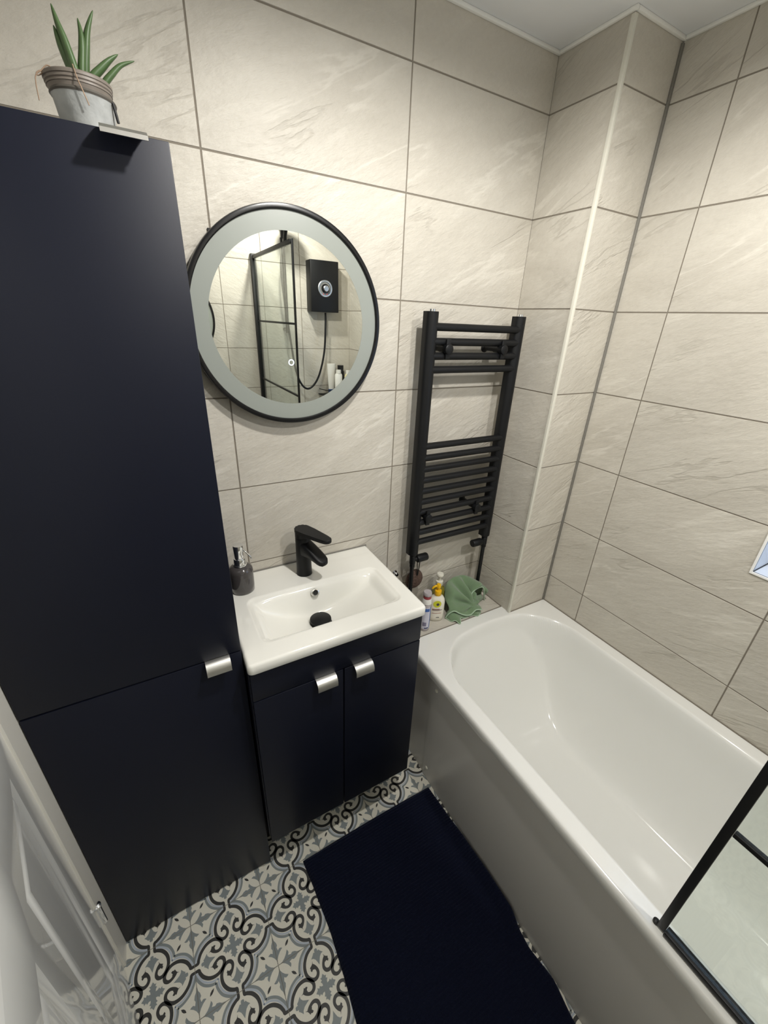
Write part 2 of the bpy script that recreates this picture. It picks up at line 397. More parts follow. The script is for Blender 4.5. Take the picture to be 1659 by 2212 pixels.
grey = [(0.015, 1.045), (0.09, 1.03), (0.161, 1.0), (0.245, 0.965), (0.326, 0.915), (0.400, 0.855), (0.453, 0.79), (0.500, 0.70), (0.525, 0.62), (0.533, 0.533)]
blue = [(0.06, 0.985), (0.12, 0.962), (0.20, 0.930), (0.301, 0.868), (0.37, 0.805), (0.418, 0.735), (0.458, 0.645), (0.472, 0.56), (0.472, 0.472)]
leafH = [(0, 0.835), (0.030, 0.83), (0.042, 0.80), (0.040, 0.765), (0.075, 0.775), (0.105, 0.735), (0.170, 0.675), (0.115, 0.665), (0.065, 0.62), (0.035, 0.56), (0.0, 0.475)]
petal = [(0.975, 0.975), (0.945, 0.885), (0.885, 0.815), (0.815, 0.768), (0.725, 0.725), (0.768, 0.815), (0.815, 0.885), (0.885, 0.945)]
fleurH = [(1.0, 0.975), (0.965, 0.905), (0.915, 0.835), (0.855, 0.765), (0.80, 0.712), (0.835, 0.685), (0.88, 0.675), (0.925, 0.705), (0.945, 0.63), (0.918, 0.585), (0.935, 0.52), (0.975, 0.46), (0.992, 0.375), (1.0, 0.36)]
seed = [(0.725, 0.725), (0.695, 0.70), (0.665, 0.635), (0.612, 0.612), (0.635, 0.665), (0.70, 0.695)]
seed = [(0.722, 0.722), (0.700, 0.660), (0.660, 0.622), (0.602, 0.602), (0.622, 0.660), (0.660, 0.700)]
crossH = [(0, 0), (0.060, 0.060), (0.065, 0.105), (0.095, 0.145), (0.055, 0.165), (0.085, 0.215), (0.045, 0.215), (0.0, 0.275)]
sym = [lambda x, y: (x, y), lambda x, y: (-x, y), lambda x, y: (x, -y), lambda x, y: (-x, -y), lambda x, y: (y, x), lambda x, y: (-y, x), lambda x, y: (y, -x), lambda x, y: (-y, -x)]

def ribbon_poly(c, w, n=5):
    P = spline([(x, y, 0) for x, y in c], n); m_ = len(P)
    ws = w if isinstance(w, list) else [w]*len(c)
    L, R = [], []
    for i, p in enumerate(P):
        tt = (P[min(i+1, m_-1)]-P[max(i-1, 0)]).normalized(); s = Vector((-tt.y, tt.x, 0))
        k = i/n; a = int(min(k, len(ws)-2)); ww = ws[a]+(ws[a+1]-ws[a])*(k-a)
        L.append(p+s*ww); R.append(p-s*ww)
    return [(L[i], L[i+1], R[i+1], R[i]) for i in range(m_-1)]
def mirrorH(h): return h + [(-x, y) for x, y in h[::-1] if x > 1e-6]
def filled(poly):
    v = [Vector((x, y, 0)) for x, y in poly]
    return [tuple(v[i] if not isinstance(i, Vector) else i for i in tri) for tri in tessellate_polygon([v])]
shapes = []   # (layer, material, faces) inside the first octant, replicated 8x (or 4x)
shapes.append((1, 2, ribbon_poly(grey, 0.030), 8))
shapes.append((2, 3, ribbon_poly(blue, 0.022), 8))
shapes.append((3, 1, ribbon_poly(rib1, ribw), 8))
shapes.append((4, 1, filled(head), 8))
shapes.append((5, 2, filled(mirrorH(leafH)), 4))
shapes.append((6, 2, filled(fleurH), 8))
shapes.append((7, 1, filled(seed), 2))
shapes.append((8, 2, filled(mirrorH(crossH)), 4))
def petal_ell(n=14):
    out = []
    for i in range(n):
        a = 2*PI*i/n; u = 0.5+0.5*math.cos(a); wv = math.sin(a)*0.066
        cx = 0.985-0.27*(1-u)*1.0; out.append((cx+wv, cx-wv))
    return out
shapes.append((9, 0, filled(petal_ell()), 2))
sym4 = [sym[0], sym[2], sym[4], sym[5]]      # up, down, right, left for axis-symmetric shapes
sym2 = [sym[0], sym[1], sym[2], sym[3]]
bm = bmesh.new()
fx0, fx1, fy0, fy1 = XL-0.05, 0.03, YF, 0.0
box(bm, (-2.0, YF, -0.03), (XR, 0.0, -0.0006), mat=4)
nx0 = math.floor((fx0-FX)/TF)-1; nx1 = math.ceil((fx1-FX)/TF)+1; ny0 = math.floor((fy0-FY)/TF)-1; ny1 = math.ceil((fy1-FY)/TF)+1
def clip_quadlist(P):
    # clip polygon to the floor rectangle (Sutherland-Hodgman)
    for ax, lim, sgn in ((0, fx0, 1), (0, fx1, -1), (1, fy0, 1), (1, fy1, -1)):
        out = []
        for i in range(len(P)):
            a, b = P[i-1], P[i]
            ia, ib = sgn*(a[ax]-lim) >= 0, sgn*(b[ax]-lim) >= 0
            if ia != ib:
                tt = (lim-a[ax])/(b[ax]-a[ax]); out.append(a.lerp(b, tt))
            if ib: out.append(b)
        P = out
        if len(P) < 3: return []
    return P
def add_face(P, mi):
    P = clip_quadlist([Vector(p) for p in P])
    if len(P) < 3: return
    ar = sum(P[i-1].x*P[i].y-P[i].x*P[i-1].y for i in range(len(P)))
    if abs(ar) < 1e-9: return
    if ar < 0: P = P[::-1]
    bm.faces.new([bm.verts.new(p) for p in P]).material_index = mi
g = 0.0007
for i in range(nx0, nx1):
    for j in range(ny0, ny1):
        cx, cy = FX+(i+0.5)*TF, FY+(j+0.5)*TF
        if cx+TF/2 < fx0 or cx-TF/2 > fx1 or cy+TF/2 < fy0 or cy-TF/2 > fy1: continue
        h = TF/2
        add_face([(cx-h+g, cy-h+g, 0), (cx+h-g, cy-h+g, 0), (cx+h-g, cy+h-g, 0), (cx-h+g, cy+h-g, 0)], 0)
        lim = 1-g/h
        for lay, mi, faces, cnt in shapes:
            S = sym if cnt == 8 else (sym4 if cnt == 4 else sym2)
            for f_ in S:
                for F in faces:
                    P = []
                    for p in F:
                        x, y = f_(p.x, p.y)
                        x = max(-lim, min(lim, x)); y = max(-lim, min(lim, y))
                        P.append((cx+x*h, cy+y*h, 0.00005*lay))
                    add_face(P, mi)
me = bpy.data.meshes.new('floor'); bm.to_mesh(me); bm.free()
for m_ in FM: me.materials.append(m_)
tag(link(bpy.data.objects.new('floor', me)), kind='structure')

# ------------------------------------------------------------------ door with frame
bm = bmesh.new()
box(bm, (XL-0.1, DY0-0.012, 0), (XL-0.03, DY0, DZ)); box(bm, (XL-0.1, DY1, 0), (XL-0.03, DY1+0.02, DZ)); box(bm, (XL-0.1, DY1, DZ-0.02), (XL-0.03, DY0, DZ))
tag(obj('trim_10', bm, M['doorframe']), kind='structure')
dv = Vector((0.252, -0.968, 0)); ang = math.atan2(dv.y, dv.x)
door = empty('door_1', (-1.018, -0.392, 0.004), ang); tag(door, kind='structure')
# door-local: x along leaf, y = thickness (0..-0.035 towards hall), face towards the room at y=+0
bm = bmesh.new()
W, Hh = 0.69, 1.97
cols = [(0.095, 0.31), (0.385, 0.60)]; rows = [(0.22, 0.93), (1.06, 1.85)]
us = sorted({0, W} | {c for q in cols for c in q}); vs = sorted({0, Hh} | {c for q in rows for c in q})
def dface(P): bm.faces.new([bm.verts.new(Vector(p)) for p in P])
for i in range(len(us)-1):
    for j in range(len(vs)-1):
        a, b, c, d_ = us[i], us[i+1], vs[j], vs[j+1]
        if (a, b) in cols and (c, d_) in rows:
            prof = [(0, 0), (0.008, -0.006), (0.016, -0.007), (0.026, -0.003), (0.034, -0.001), (0.044, -0.0055), (0.06, -0.0062)]
            for (o0, y0), (o1, y1) in zip(prof, prof[1:]):
                A = [(a+o0, y0, c+o0), (b-o0, y0, c+o0), (b-o0, y0, d_-o0), (a+o0, y0, d_-o0)]
                B = [(a+o1, y1, c+o1), (b-o1, y1, c+o1), (b-o1, y1, d_-o1), (a+o1, y1, d_-o1)]
                for k in range(4): dface([A[k], A[(k+1) % 4], B[(k+1) % 4], B[k]])
            dface(B)
        else: dface([(a, 0, c), (b, 0, c), (b, 0, d_), (a, 0, d_)])
bmesh.ops.remove_doubles(bm, verts=bm.verts, dist=1e-6)
P = [(0, 0), (W, 0), (W, -0.035), (0, -0.035)]
dface([(0, -0.035, 0), (W, -0.035, 0), (W, -0.035, Hh), (0, -0.035, Hh)])
dface([(0, 0, 0), (0, -0.035, 0), (0, -0.035, Hh), (0, 0, Hh)]); dface([(W, 0, 0), (W, -0.035, 0), (W, -0.035, Hh), (W, 0, Hh)])
dface([(0, 0, Hh), (W, 0, Hh), (W, -0.035, Hh), (0, -0.035, Hh)]); dface([(0, 0, 0), (W, 0, 0), (W, -0.035, 0), (0, -0.035, 0)])
bmesh.ops.remove_doubles(bm, verts=bm.verts, dist=1e-6)
obj('door_leaf', bm, M['doorp'], door, smooth=50)
for z0 in (0.235, 1.68):
    bm = bmesh.new(); tube(bm, [(-0.002, 0.006, z0), (-0.002, 0.006, z0+0.072)], 0.0068)
    lathe(bm, [(0.004, 0), (0.0085, 0.002), (0.009, 0.007), (0.004, 0.011)], 16, (-0.002, 0.006, z0+0.072))
    box(bm, (0.0, -0.03, z0), (-0.003, 0.003, z0+0.07))
    obj('hinge', bm, M['chrome'], door, smooth=40)
bm = bmesh.new(); tube(bm, [(0.635, 0.0, 1.0), (0.635, 0.04, 1.0), (0.625, 0.05, 1.0), (0.53, 0.052, 1.0)], 0.008); lathe(bm, [(0.026, 0), (0.026, 0.006), (0.02, 0.008)], 24, (0.635, 0, 1.0), Matrix.Rotation(-PI/2, 4, 'X'))
obj('door_handle', bm, M['chrome'], door, smooth=40)

# ------------------------------------------------------------------ lip pull handle
def lip_handle(parent, x0, x1, yf, zt, out=0.020, drop=0.026):
    """bent aluminium lip: sits on the door's top edge and curls over the front"""
    bm = bmesh.new()
    prof = [(yf+0.012, zt), (yf-0.006, zt+0.0002), (yf-out*0.62, zt-0.003), (yf-out*0.9, zt-0.009), (yf-out, zt-drop*0.6), (yf-out, zt-drop)]
    th = 0.0022; A = []
    for (y, z) in prof: A.append((y, z))
    Bp = [(yf+0.012, zt+th), (yf-0.006, zt+th), (yf-out*0.64, zt-0.0005), (yf-out*0.97, zt-0.007), (yf-out-th, zt-drop*0.58), (yf-out-th, zt-drop)]
    rows_ = []
    for x in (x0, x1): rows_.append(([bm.verts.new((x, y, z)) for y, z in A], [bm.verts.new((x, y, z)) for y, z in Bp]))
    n = len(A)
    for k in range(n-1):
        bm.faces.new((rows_[0][0][k], rows_[0][0][k+1], rows_[1][0][k+1], rows_[1][0][k])); bm.faces.new((rows_[0][1][k], rows_[0][1][k+1], rows_[1][1][k+1], rows_[1][1][k]))
        for r_ in rows_: bm.faces.new((r_[0][k], r_[0][k+1], r_[1][k+1], r_[1][k]))
    for k in (0, n-1): bm.faces.new((rows_[0][0][k], rows_[1][0][k], rows_[1][1][k], rows_[0][1][k]))
    return obj('handle', bm, M['alu'], parent, smooth=50)

# ------------------------------------------------------------------ tall cabinet
TX0, TX1, TY, TZT = XL+0.001, -0.600, -0.345, 1.85
tc = empty('tall_cabinet', (0, 0, 0)); tag(tc, 'tall navy two-door cabinet on the floor left of the vanity unit, plant on top', 'cabinet')
bm = bmesh.new(); box(bm, (TX0, TY+0.02, 0.0), (TX1, -0.003, TZT-0.002), bev=0.001); obj('body', bm, M['navy'], tc, smooth=30)
obj('plinth', mbox((TX0, TY+0.004, 0.0), (TX1-0.001, TY+0.02, 0.02)), M['carcass'], tc)
dlo = obj('door', mbox((TX0+0.001, TY, 0.006), (TX1, TY+0.018, 0.9155), bev=0.0012), M['navy'], tc, smooth=30)
dup_ = obj('door', mbox((TX0+0.001, TY, 0.9195), (TX1, TY+0.018, TZT), bev=0.0012), M['navy'], tc, smooth=30)
lip_handle(dlo, -0.680, -0.627, TY, 0.9155)
lip_handle(dup_, -0.682, -0.628, TY, TZT, out=0.028, drop=0.012)

# ------------------------------------------------------------------ vanity
VX0, VX1, VY, VZ0, VZ1 = -0.594, -0.100, -0.378, 0.165, 0.868
va = empty('vanity_cabinet', (0, 0, 0)); tag(va, 'low navy cabinet with two doors under the white basin', 'cabinet')
bm = bmesh.new()
for a, b in (((VX0, VY+0.02, VZ0), (VX0+0.016, -0.002, VZ1)), ((VX1-0.016, VY+0.02, VZ0), (VX1, -0.002, VZ1)), ((VX0+0.016, VY+0.02, VZ0), (VX1-0.016, -0.002, VZ0+0.016)), ((VX0+0.016, -0.018, VZ0+0.016), (VX1-0.016, -0.002, VZ1))): box(bm, a, b, bev=0.0008)
obj('body', bm, [M['navy']], va, smooth=30)
obj('plinth', mbox((VX0+0.002, -0.27, 0), (VX1-0.002, -0.02, VZ0)), M['carcass'], va)
obj('top_panel', mbox((VX0+0.002, VY, 0.7745), (VX1, VY+0.018, VZ1), bev=0.0012), M['navy'], va, smooth=30)
d1 = obj('door', mbox((VX0+0.002, VY, VZ0), (-0.3515, VY+0.018, 0.7705), bev=0.0012), M['navy'], va, smooth=30)
d2 = obj('door', mbox((-0.3475, VY, VZ0), (VX1, VY+0.018, 0.7705), bev=0.0012), M['navy'], va, smooth=30)
lip_handle(d1, -0.432, -0.376, VY, 0.7705); lip_handle(d2, -0.321, -0.266, VY, 0.7705)

# ------------------------------------------------------------------ basin
BX0, BX1, BY0, BY1, BZ = -0.597, -0.094, -0.389, -0.003, 0.902
ox0, ox1, oy0, oy1 = -0.548, -0.132, -0.330, -0.132
def sm(x): x = max(0, min(1, x)); return x*x*(3-2*x)
def basin_z(x, y):
    # rounded outer edge
    d = min(x-BX0, BX1-x, y-BY0, BY1-y+0.02); r = 0.007
    z = BZ
    if d < r: z -= r-math.sqrt(max(0, r*r-(r-d)**2))
    cx, cy = (ox0+ox1)/2, (oy0+oy1)/2; hx, hy = (ox1-ox0)/2, (oy1-oy0)/2
    # rounded rectangle inside distance
    R = 0.03; qx, qy = abs(x-cx)-(hx-R), abs(y-cy)-(hy-R)
    ds = -(math.hypot(max(qx, 0), max(qy, 0))+min(max(qx, qy), 0)-R)
    if ds <= 0: return z
    dcx = -0.352; u = (x-dcx)/((ox1-dcx) if x > dcx else (dcx-ox0))
    D = 0.080*(1-abs(u)**2.0)+0.007
    db, df = oy1-y, y-oy0
    back = sm(min(1, db/0.052)); front = sm(min(1, df/0.035)); lip = sm(min(1, ds/0.010))
    return z-0.004*lip-(D-0.004)*min(back, 1)*front*sm(min(1, ds/0.04)*1.0)
bm = bmesh.new()
nu, nv = 190, 150
def bf(u, v):
    x = BX0+(BX1-BX0)*u; y = BY0+(BY1-BY0)*v
    # outer corners rounded
    rc = 0.012
    cx = BX0+rc if x < BX0+rc else (BX1-rc if x > BX1-rc else None); cy = BY0+rc if y < BY0+rc else None
    z = basin_z(x, y)
    if cx is not None and cy is not None:
        vx, vy = x-cx, y-cy; l = math.hypot(vx, vy); mx_ = max(abs(vx), abs(vy))
        if l > 1e-9:
            x, y = cx+vx/l*mx_, cy+vy/l*mx_
            # keep edge rounding consistent
    return Vector((x, y, z))
V = grid(bm, nu, nv, bf)
edge = [V[i][0] for i in range(nu)]+[V[nu-1][j] for j in range(1, nv)]+[V[i][nv-1] for i in range(nu-2, -1, -1)]+[V[0][j] for j in range(nv-2, 0, -1)]
low = []
cen = Vector(((BX0+BX1)/2, (BY0+BY1)/2, 0))
for lvl, ins in ((0.874, 0.0), (0.869, 0.004)):
    ring = []
    for v in edge:
        dd = (v.co-cen); ring.append(bm.verts.new((v.co.x-math.copysign(ins, dd.x) if min(abs(v.co.x-BX0), abs(v.co.x-BX1)) < 0.02 else v.co.x, v.co.y-math.copysign(ins, dd.y) if min(abs(v.co.y-BY0), abs(v.co.y-BY1)) < 0.02 else v.co.y, lvl)))
    low.append(ring)
for A, B in ((edge, low[0]), (low[0], low[1])):
    for k in range(len(A)): bm.faces.new((A[k], A[(k+1) % len(A)], B[(k+1) % len(A)], B[k]))
basin = empty('basin', (0, 0, 0)); tag(basin, 'white ceramic rectangular basin on top of the navy vanity cabinet', 'basin')
obj('bowl', bm, M['ceramic'], basin, smooth=60)
# waste plug
pz = basin_z(-0.355, -0.222)
wp = bmesh.new(); lathe(wp, [(0.034, -0.001), (0.034, 0.003), (0.029, 0.006), (0.012, 0.006), (0.012, 0.012), (0.030, 0.012), (0.0315, 0.014), (0.0312, 0.0175), (0.028, 0.0195), (0.0, 0.0205)], 48, (-0.355, -0.222, pz-0.002), cap=False)
obj('waste_plug', wp, M['black'], basin, smooth=35)
ob = bmesh.new(); Mx = Matrix.Rotation(math.radians(63), 4, 'X')
oc = (-0.347, -0.1605, 0.8815)
lathe(ob, [(0.0072, -0.006), (0.0072, 0.002), (0.0085, 0.0036), (0.0118, 0.0030), (0.0128, 0.0008), (0.0128, -0.003)], 36, oc, Mx, cap=False)
ov = obj('overflow_ring', ob, M['chrome'], basin, smooth=40)
ob = bmesh.new(); lathe(ob, [(0.0, 0.0), (0.0074, 0.0)], 24, oc, Mx, cap=False); obj('overflow_hole', ob, M['pane'], ov)
# sealant line against wall
obj('seal', mbox((BX0, -0.004, BZ-0.003), (BX1, -0.0005, BZ+0.0035)), M['silicone'], basin)

# ------------------------------------------------------------------ tap
tap = empty('basin_tap', (-0.350, -0.074, BZ), math.radians(-66)); tag(tap, 'matt black single-lever mixer tap on the white basin', 'tap')
# local x axis = spout direction
bm = bmesh.new(); lathe(bm, [(0.0, -0.0005), (0.0240, -0.0005), (0.0246, 0.001), (0.0240, 0.003), (0.0232, 0.03), (0.0228, 0.128), (0.0218, 0.131)], 40, cap=True); obj('tap_body', bm, M['black'], tap, smooth=50)
bm = bmesh.new()
# spout: tapering bar rounded in plan
def slab(bm, P, widths, th, nseg=10):
    """P list of (x,z) centre points of top surface; widths half; rounded tip"""
    rows_ = []
    for (x, z), w_, t_ in zip(P, widths, th):
        ring = []
        for k in range(20):
            a = 2*PI*k/20
            ca, sa = math.cos(a), math.sin(a)
            yy = w_*math.copysign(abs(ca)**0.55, ca); zz = t_/2*math.copysign(abs(sa)**0.55, sa)
            ring.append(bm.verts.new((x, yy, z-t_/2+zz)))
        rows_.append(ring)
    for a, b in zip(rows_, rows_[1:]):
        for k in range(20): bm.faces.new((a[k], a[(k+1) % 20], b[(k+1) % 20], b[k]))
    bm.faces.new(rows_[0]); bm.faces.new(rows_[-1])
P = [(-0.004, 0.128), (0.012, 0.124), (0.035, 0.112), (0.060, 0.0985), (0.078, 0.0885), (0.086, 0.084), (0.0915, 0.080), (0.0945, 0.0765)]
slab(bm, P, [0.0205, 0.0212, 0.0215, 0.0215, 0.0205, 0.018, 0.013, 0.007], [0.070, 0.056, 0.038, 0.027, 0.0215, 0.019, 0.016, 0.010])
obj('spout', bm, M['black'], tap, smooth=50)
bm = bmesh.new(); lathe(bm, [(0.0216, 0.1315), (0.0230, 0.133), (0.0230, 0.150)], 40); 
out = []
for k in range(19):
    a = PI/2+PI*k/18; out.append((0.0238*math.cos(a), 0.0238*math.sin(a)))
out += [(0.03, -0.0228), (0.06, -0.0195), (0.09, -0.0160)]
for k in range(1, 12):
    a = -PI/2+PI*k/12; out.append((0.100+0.0150*math.cos(a), 0.0150*math.sin(a)))
out += [(0.09, 0.0160), (0.06, 0.0195), (0.03, 0.0228)]
prism(bm, out, 0.1475, 0.1595, bev=0.0022)
obj('lever', bm, M['black'], tap, smooth=40)

# ------------------------------------------------------------------ soap dispenser
def lmat(name, col, rough, tint):
    return glass(name, col, rough, tint)
sd = empty('soap_dispenser', (-0.540, -0.079, BZ)); tag(sd, 'smoky grey glass soap pump bottle on the left rear of the basin', 'soap dispenser')
M['smoke'] = mat('smoked_glass', srgb(92, 88, 88), 0.06, coat=0.3, spec=0.6); noise_bump(M['smoke'], 30, 0.05, 0.001)
sm_b = M['smoke'].node_tree.nodes['Principled BSDF']; sm_b.inputs['Transmission Weight'].default_value = 0.45
bm = bmesh.new(); lathe(bm, [(0.0, 0.0), (0.030, 0.0), (0.0333, 0.003), (0.0337, 0.02), (0.0337, 0.066), (0.0318, 0.075), (0.026, 0.081), (0.019, 0.084), (0.0150, 0.086), (0.0145, 0.090)], 48, cap=True); obj('bottle', bm, M['smoke'], sd, smooth=60)
M['soap'] = mat('soap_liquid', srgb(190, 186, 184), 0.5)
bm = bmesh.new(); lathe(bm, [(0.0, 0.004), (0.0295, 0.004), (0.030, 0.02), (0.030, 0.055), (0.0, 0.056)], 32, cap=False); obj('liquid', bm, M['soap'], sd, smooth=60)
bm = bmesh.new(); lathe(bm, [(0.0185, 0.0855), (0.019, 0.086), (0.019, 0.088), (0.0162, 0.090), (0.0162, 0.106), (0.0152, 0.108), (0.0125, 0.109)], 32); obj('collar', bm, M['chrome'], sd, smooth=40)
bm = bmesh.new(); lathe(bm, [(0.006, 0.107), (0.0122, 0.110), (0.0130, 0.113), (0.0142, 0.147), (0.0134, 0.1498), (0.0, 0.1502)], 32)
tube(bm, [(0.006, -0.004, 0.139), (0.014, -0.010, 0.133), (0.024, -0.017, 0.121), (0.0285, -0.020, 0.113), (0.029, -0.0205, 0.108)], [0.003, 0.0024, 0.0022, 0.002, 0.0018], 10)
obj('pump', bm, M['chrome'], sd, smooth=40)

# ------------------------------------------------------------------ round mirrors
def round_mirror(cx, cz, yw, ny, label):
    """ny: -1 faces camera side (on back wall), +1 on the front wall"""
    r = empty('round_mirror', (cx, yw, cz), 0 if ny < 0 else PI); tag(r, label, 'mirror')
    Mr = Matrix.Rotation(PI/2, 4, 'X')      # lathe z -> -y
    bm = bmesh.new()
    lathe(bm, [(0.236, 0.001), (0.2475, 0.001), (0.2495, 0.004), (0.2495, 0.033), (0.2482, 0.0355), (0.2445, 0.0365), (0.2395, 0.036), (0.2375, 0.034), (0.2370, 0.0285)], 128, (0, 0, 0), Mr, cap=False)
    obj('frame', bm, M['blackg'], r, smooth=35)
    bm = bmesh.new(); lathe(bm, [(0.1975, 0.0302), (0.2375, 0.0302)], 128, (0, 0, 0), Mr, cap=False); obj('frosted_band', bm, M['frost'], r)
    bm = bmesh.new(); lathe(bm, [(0.0, 0.030), (0.1980, 0.030)], 128, (0, 0, 0), Mr, cap=False)
    gl_ = obj('mirror_glass', bm, M['mirror'], r)
    bm = bmesh.new(); lathe(bm, [(0.0, 0.002), (0.238, 0.002), (0.238, 0.028), (0.0, 0.028)], 96, (0, 0, 0), Mr, cap=False); obj('back_box', bm, M['carcass'], r)
    bm = bmesh.new(); lathe(bm, [(0.0052, 0.0306), (0.0078, 0.0306)], 40, (-0.008, 0, -0.092), Mr, cap=False); obj('touch_button', bm, M['led'], r)
    return r
round_mirror(-0.335, 1.620, 0.0, -1, 'round black-framed mirror with frosted band, on tiles above the basin')
round_mirror(-0.490, 1.605, YF, 1, 'round black-framed mirror on the shower wall, its rim seen reflected at the left')
# small dark adhesive clip at the tile joint beside the mirror
tag(obj('wall_plug', mbox((-0.508, -0.004, 1.8), (-0.5005, 0, 1.806)), M['carcass']), 'tiny dark wall plug at the tile joint above left of the mirror', 'wall plug')

# ------------------------------------------------------------------ towel radiator
ra = empty('towel_radiator', (0, 0, 0)); tag(ra, 'matt black ladder towel radiator on the back wall right of the mirror', 'radiator')
def dprof(cx, w_, yb, d_, z0, z1):
    bm = bmesh.new(); pts = [(cx-w_/2, yb), (cx-w_/2, yb-d_*0.45)]
    for k in range(1, 12):
        a = PI-PI*k/12; pts.append((cx+w_/2*math.cos(a), yb-d_*0.45-d_*0.55*math.sin(a)))
    pts += [(cx+w_/2, yb-d_*0.45), (cx+w_/2, yb)]
    prism(bm, pts, z0, z1); return bm
RX0, RX1 = 0.067, 0.418
for cx in (RX0, RX1):
    rp = obj('upright', dprof(cx, 0.040, -0.052, 0.034, 0.862, 1.667), M['black'], ra, smooth=35)
    bm = bmesh.new(); lathe(bm, [(0.010, 0), (0.010, 0.006), (0.0075, 0.0075), (0.0, 0.008)], 20, (cx, -0.068, 1.667)); obj('vent_cap', bm, M['chrome'], rp, smooth=40)
rungz = [1.627, 1.587, 1.547, 1.508, 1.269, 1.2293, 1.1896, 1.15, 1.1102, 1.0704, 1.0306, 0.990, 0.9505, 0.911]
for z in rungz:
    bm = bmesh.new(); tube(bm, [(RX0, -0.074, z), (RX1, -0.074, z)], 0.0112, 18); obj('rung', bm, M['black'], ra, smooth=50)
for bx, bz in ((0.120, 1.5675), (0.342, 1.5675), (0.105, 1.0105), (0.330, 1.0105)):
    bm = bmesh.new(); Mr = Matrix.Rotation(PI/2, 4, 'X')
    lathe(bm, [(0.014, 0.0005), (0.014, 0.004), (0.0085, 0.006), (0.0085, 0.048), (0.0105, 0.050), (0.0105, 0.078), (0.0145, 0.080), (0.0145, 0.097), (0.0125, 0.0985)], 24, (bx, 0, bz), Mr)
    box(bm, (bx-0.008, -0.092, bz-0.028), (bx+0.008, -0.086, bz+0.028), bev=0.001)
    obj('bracket', bm, M['black'], ra, smooth=40)
for cx, sx in ((RX0, 1), (RX1, -1)):
    y = -0.070
    bm = bmesh.new(); lathe(bm, [(0.008, 0.855), (0.012, 0.856), (0.012, 0.868)], 20, (cx, y, 0)); lathe(bm, [(0.0095, 0.820), (0.0115, 0.822), (0.0115, 0.852), (0.0095, 0.854)], 20, (cx, y, 0)); lathe(bm, [(0.0075, 0.806), (0.0105, 0.808), (0.0105, 0.819), (0.009, 0.8205)], 6, (cx, y, 0))
    vb = obj('valve', bm, M['black'], ra, smooth=40)
    bm = bmesh.new(); Ms = Matrix.Rotation(sx*PI/2, 4, 'Y'); lathe(bm, [(0.008, 0.008), (0.0085, 0.016), (0.0145, 0.019), (0.0153, 0.022), (0.0153, 0.061), (0.0138, 0.064), (0.0, 0.0642)], 28, (cx, y, 0.836), Ms)
    obj('valve_head', bm, M['black'], vb, smooth=40)
    bm = bmesh.new(); tube(bm, [(cx, y, 0.808), (cx, y, ZB+0.0005)], 0.0078, 16); obj('pipe', bm, M['black'], vb, smooth=50)

# pumice stone hanging on the left valve
ps = empty('pumice_stone', (0.100, -0.045, 0.775)); tag(ps, 'brown oval pumice stone on a black loop hanging from the left radiator valve', 'pumice stone')
M['pumice'] = noise_bump(mat('brown_pumice', srgb(84, 66, 58), 0.9), 120, 1.0, 0.006, col_amt=0.35)
bm = bmesh.new(); bmesh.ops.create_uvsphere(bm, u_segments=40, v_segments=24, radius=1)
for v in bm.verts:
    k = 1+0.10*v.co.z*(-1); v.co = Vector((v.co.x*0.0385*k, v.co.y*0.016, v.co.z*0.043-0.048))
obj('stone', bm, M['pumice'], ps, smooth=180)
bm = bmesh.new(); tube(bm, [(0.0, -0.0165, -0.022), (-0.002, -0.019, 0.0), (-0.006, -0.020, 0.035), (-0.012, -0.025, 0.062), (-0.004, -0.030, 0.066), (0.003, -0.024, 0.045), (0.004, -0.019, 0.01), (0.003, -0.0165, -0.022)], 0.0018, 8)
obj('cord', bm, M['carcass'], ps, smooth=60)

# chrome isolating bolt on wall beside basin
bm = bmesh.new(); Mr = Matrix.Rotation(PI/2, 4, 'X'); lathe(bm, [(0.004, 0.0), (0.004, 0.012), (0.0085, 0.013), (0.009, 0.018), (0.006, 0.022)], 12, (0.035, 0, 0.748), Mr); lathe(bm, [(0.011, 0.0), (0.011, 0.003)], 20, (0.035, 0, 0.748), Mr)
tag(obj('wall_bolt', bm, M['chrome'], smooth=40), 'small chrome bolt in the wall between basin corner and radiator', 'bolt')

# ------------------------------------------------------------------ ledge
bm = bmesh.new()
tag(tiled('wall_ledge', (0, 0, ZB), (1, 0, 0), (0, -1, 0), (0, 0, 1), -0.085, XC, 0.0, -YBATH-0.003, [0.302], []), kind='structure')
bm = bmesh.new(); box(bm, (-0.085, YBATH+0.001, 0), (-0.075, 0, ZB-0.031)); box(bm, (-0.085, YBATH+0.001, 0), (XC, YBATH+0.012, ZB-0.031)); tag(obj('wall_ledge_front', bm, M['panel']), kind='structure')
strip(11, (0.0, YBATH-0.0005, ZB-0.006), (XC, YBATH+0.0035, ZB+0.0006), 'grout', 0)

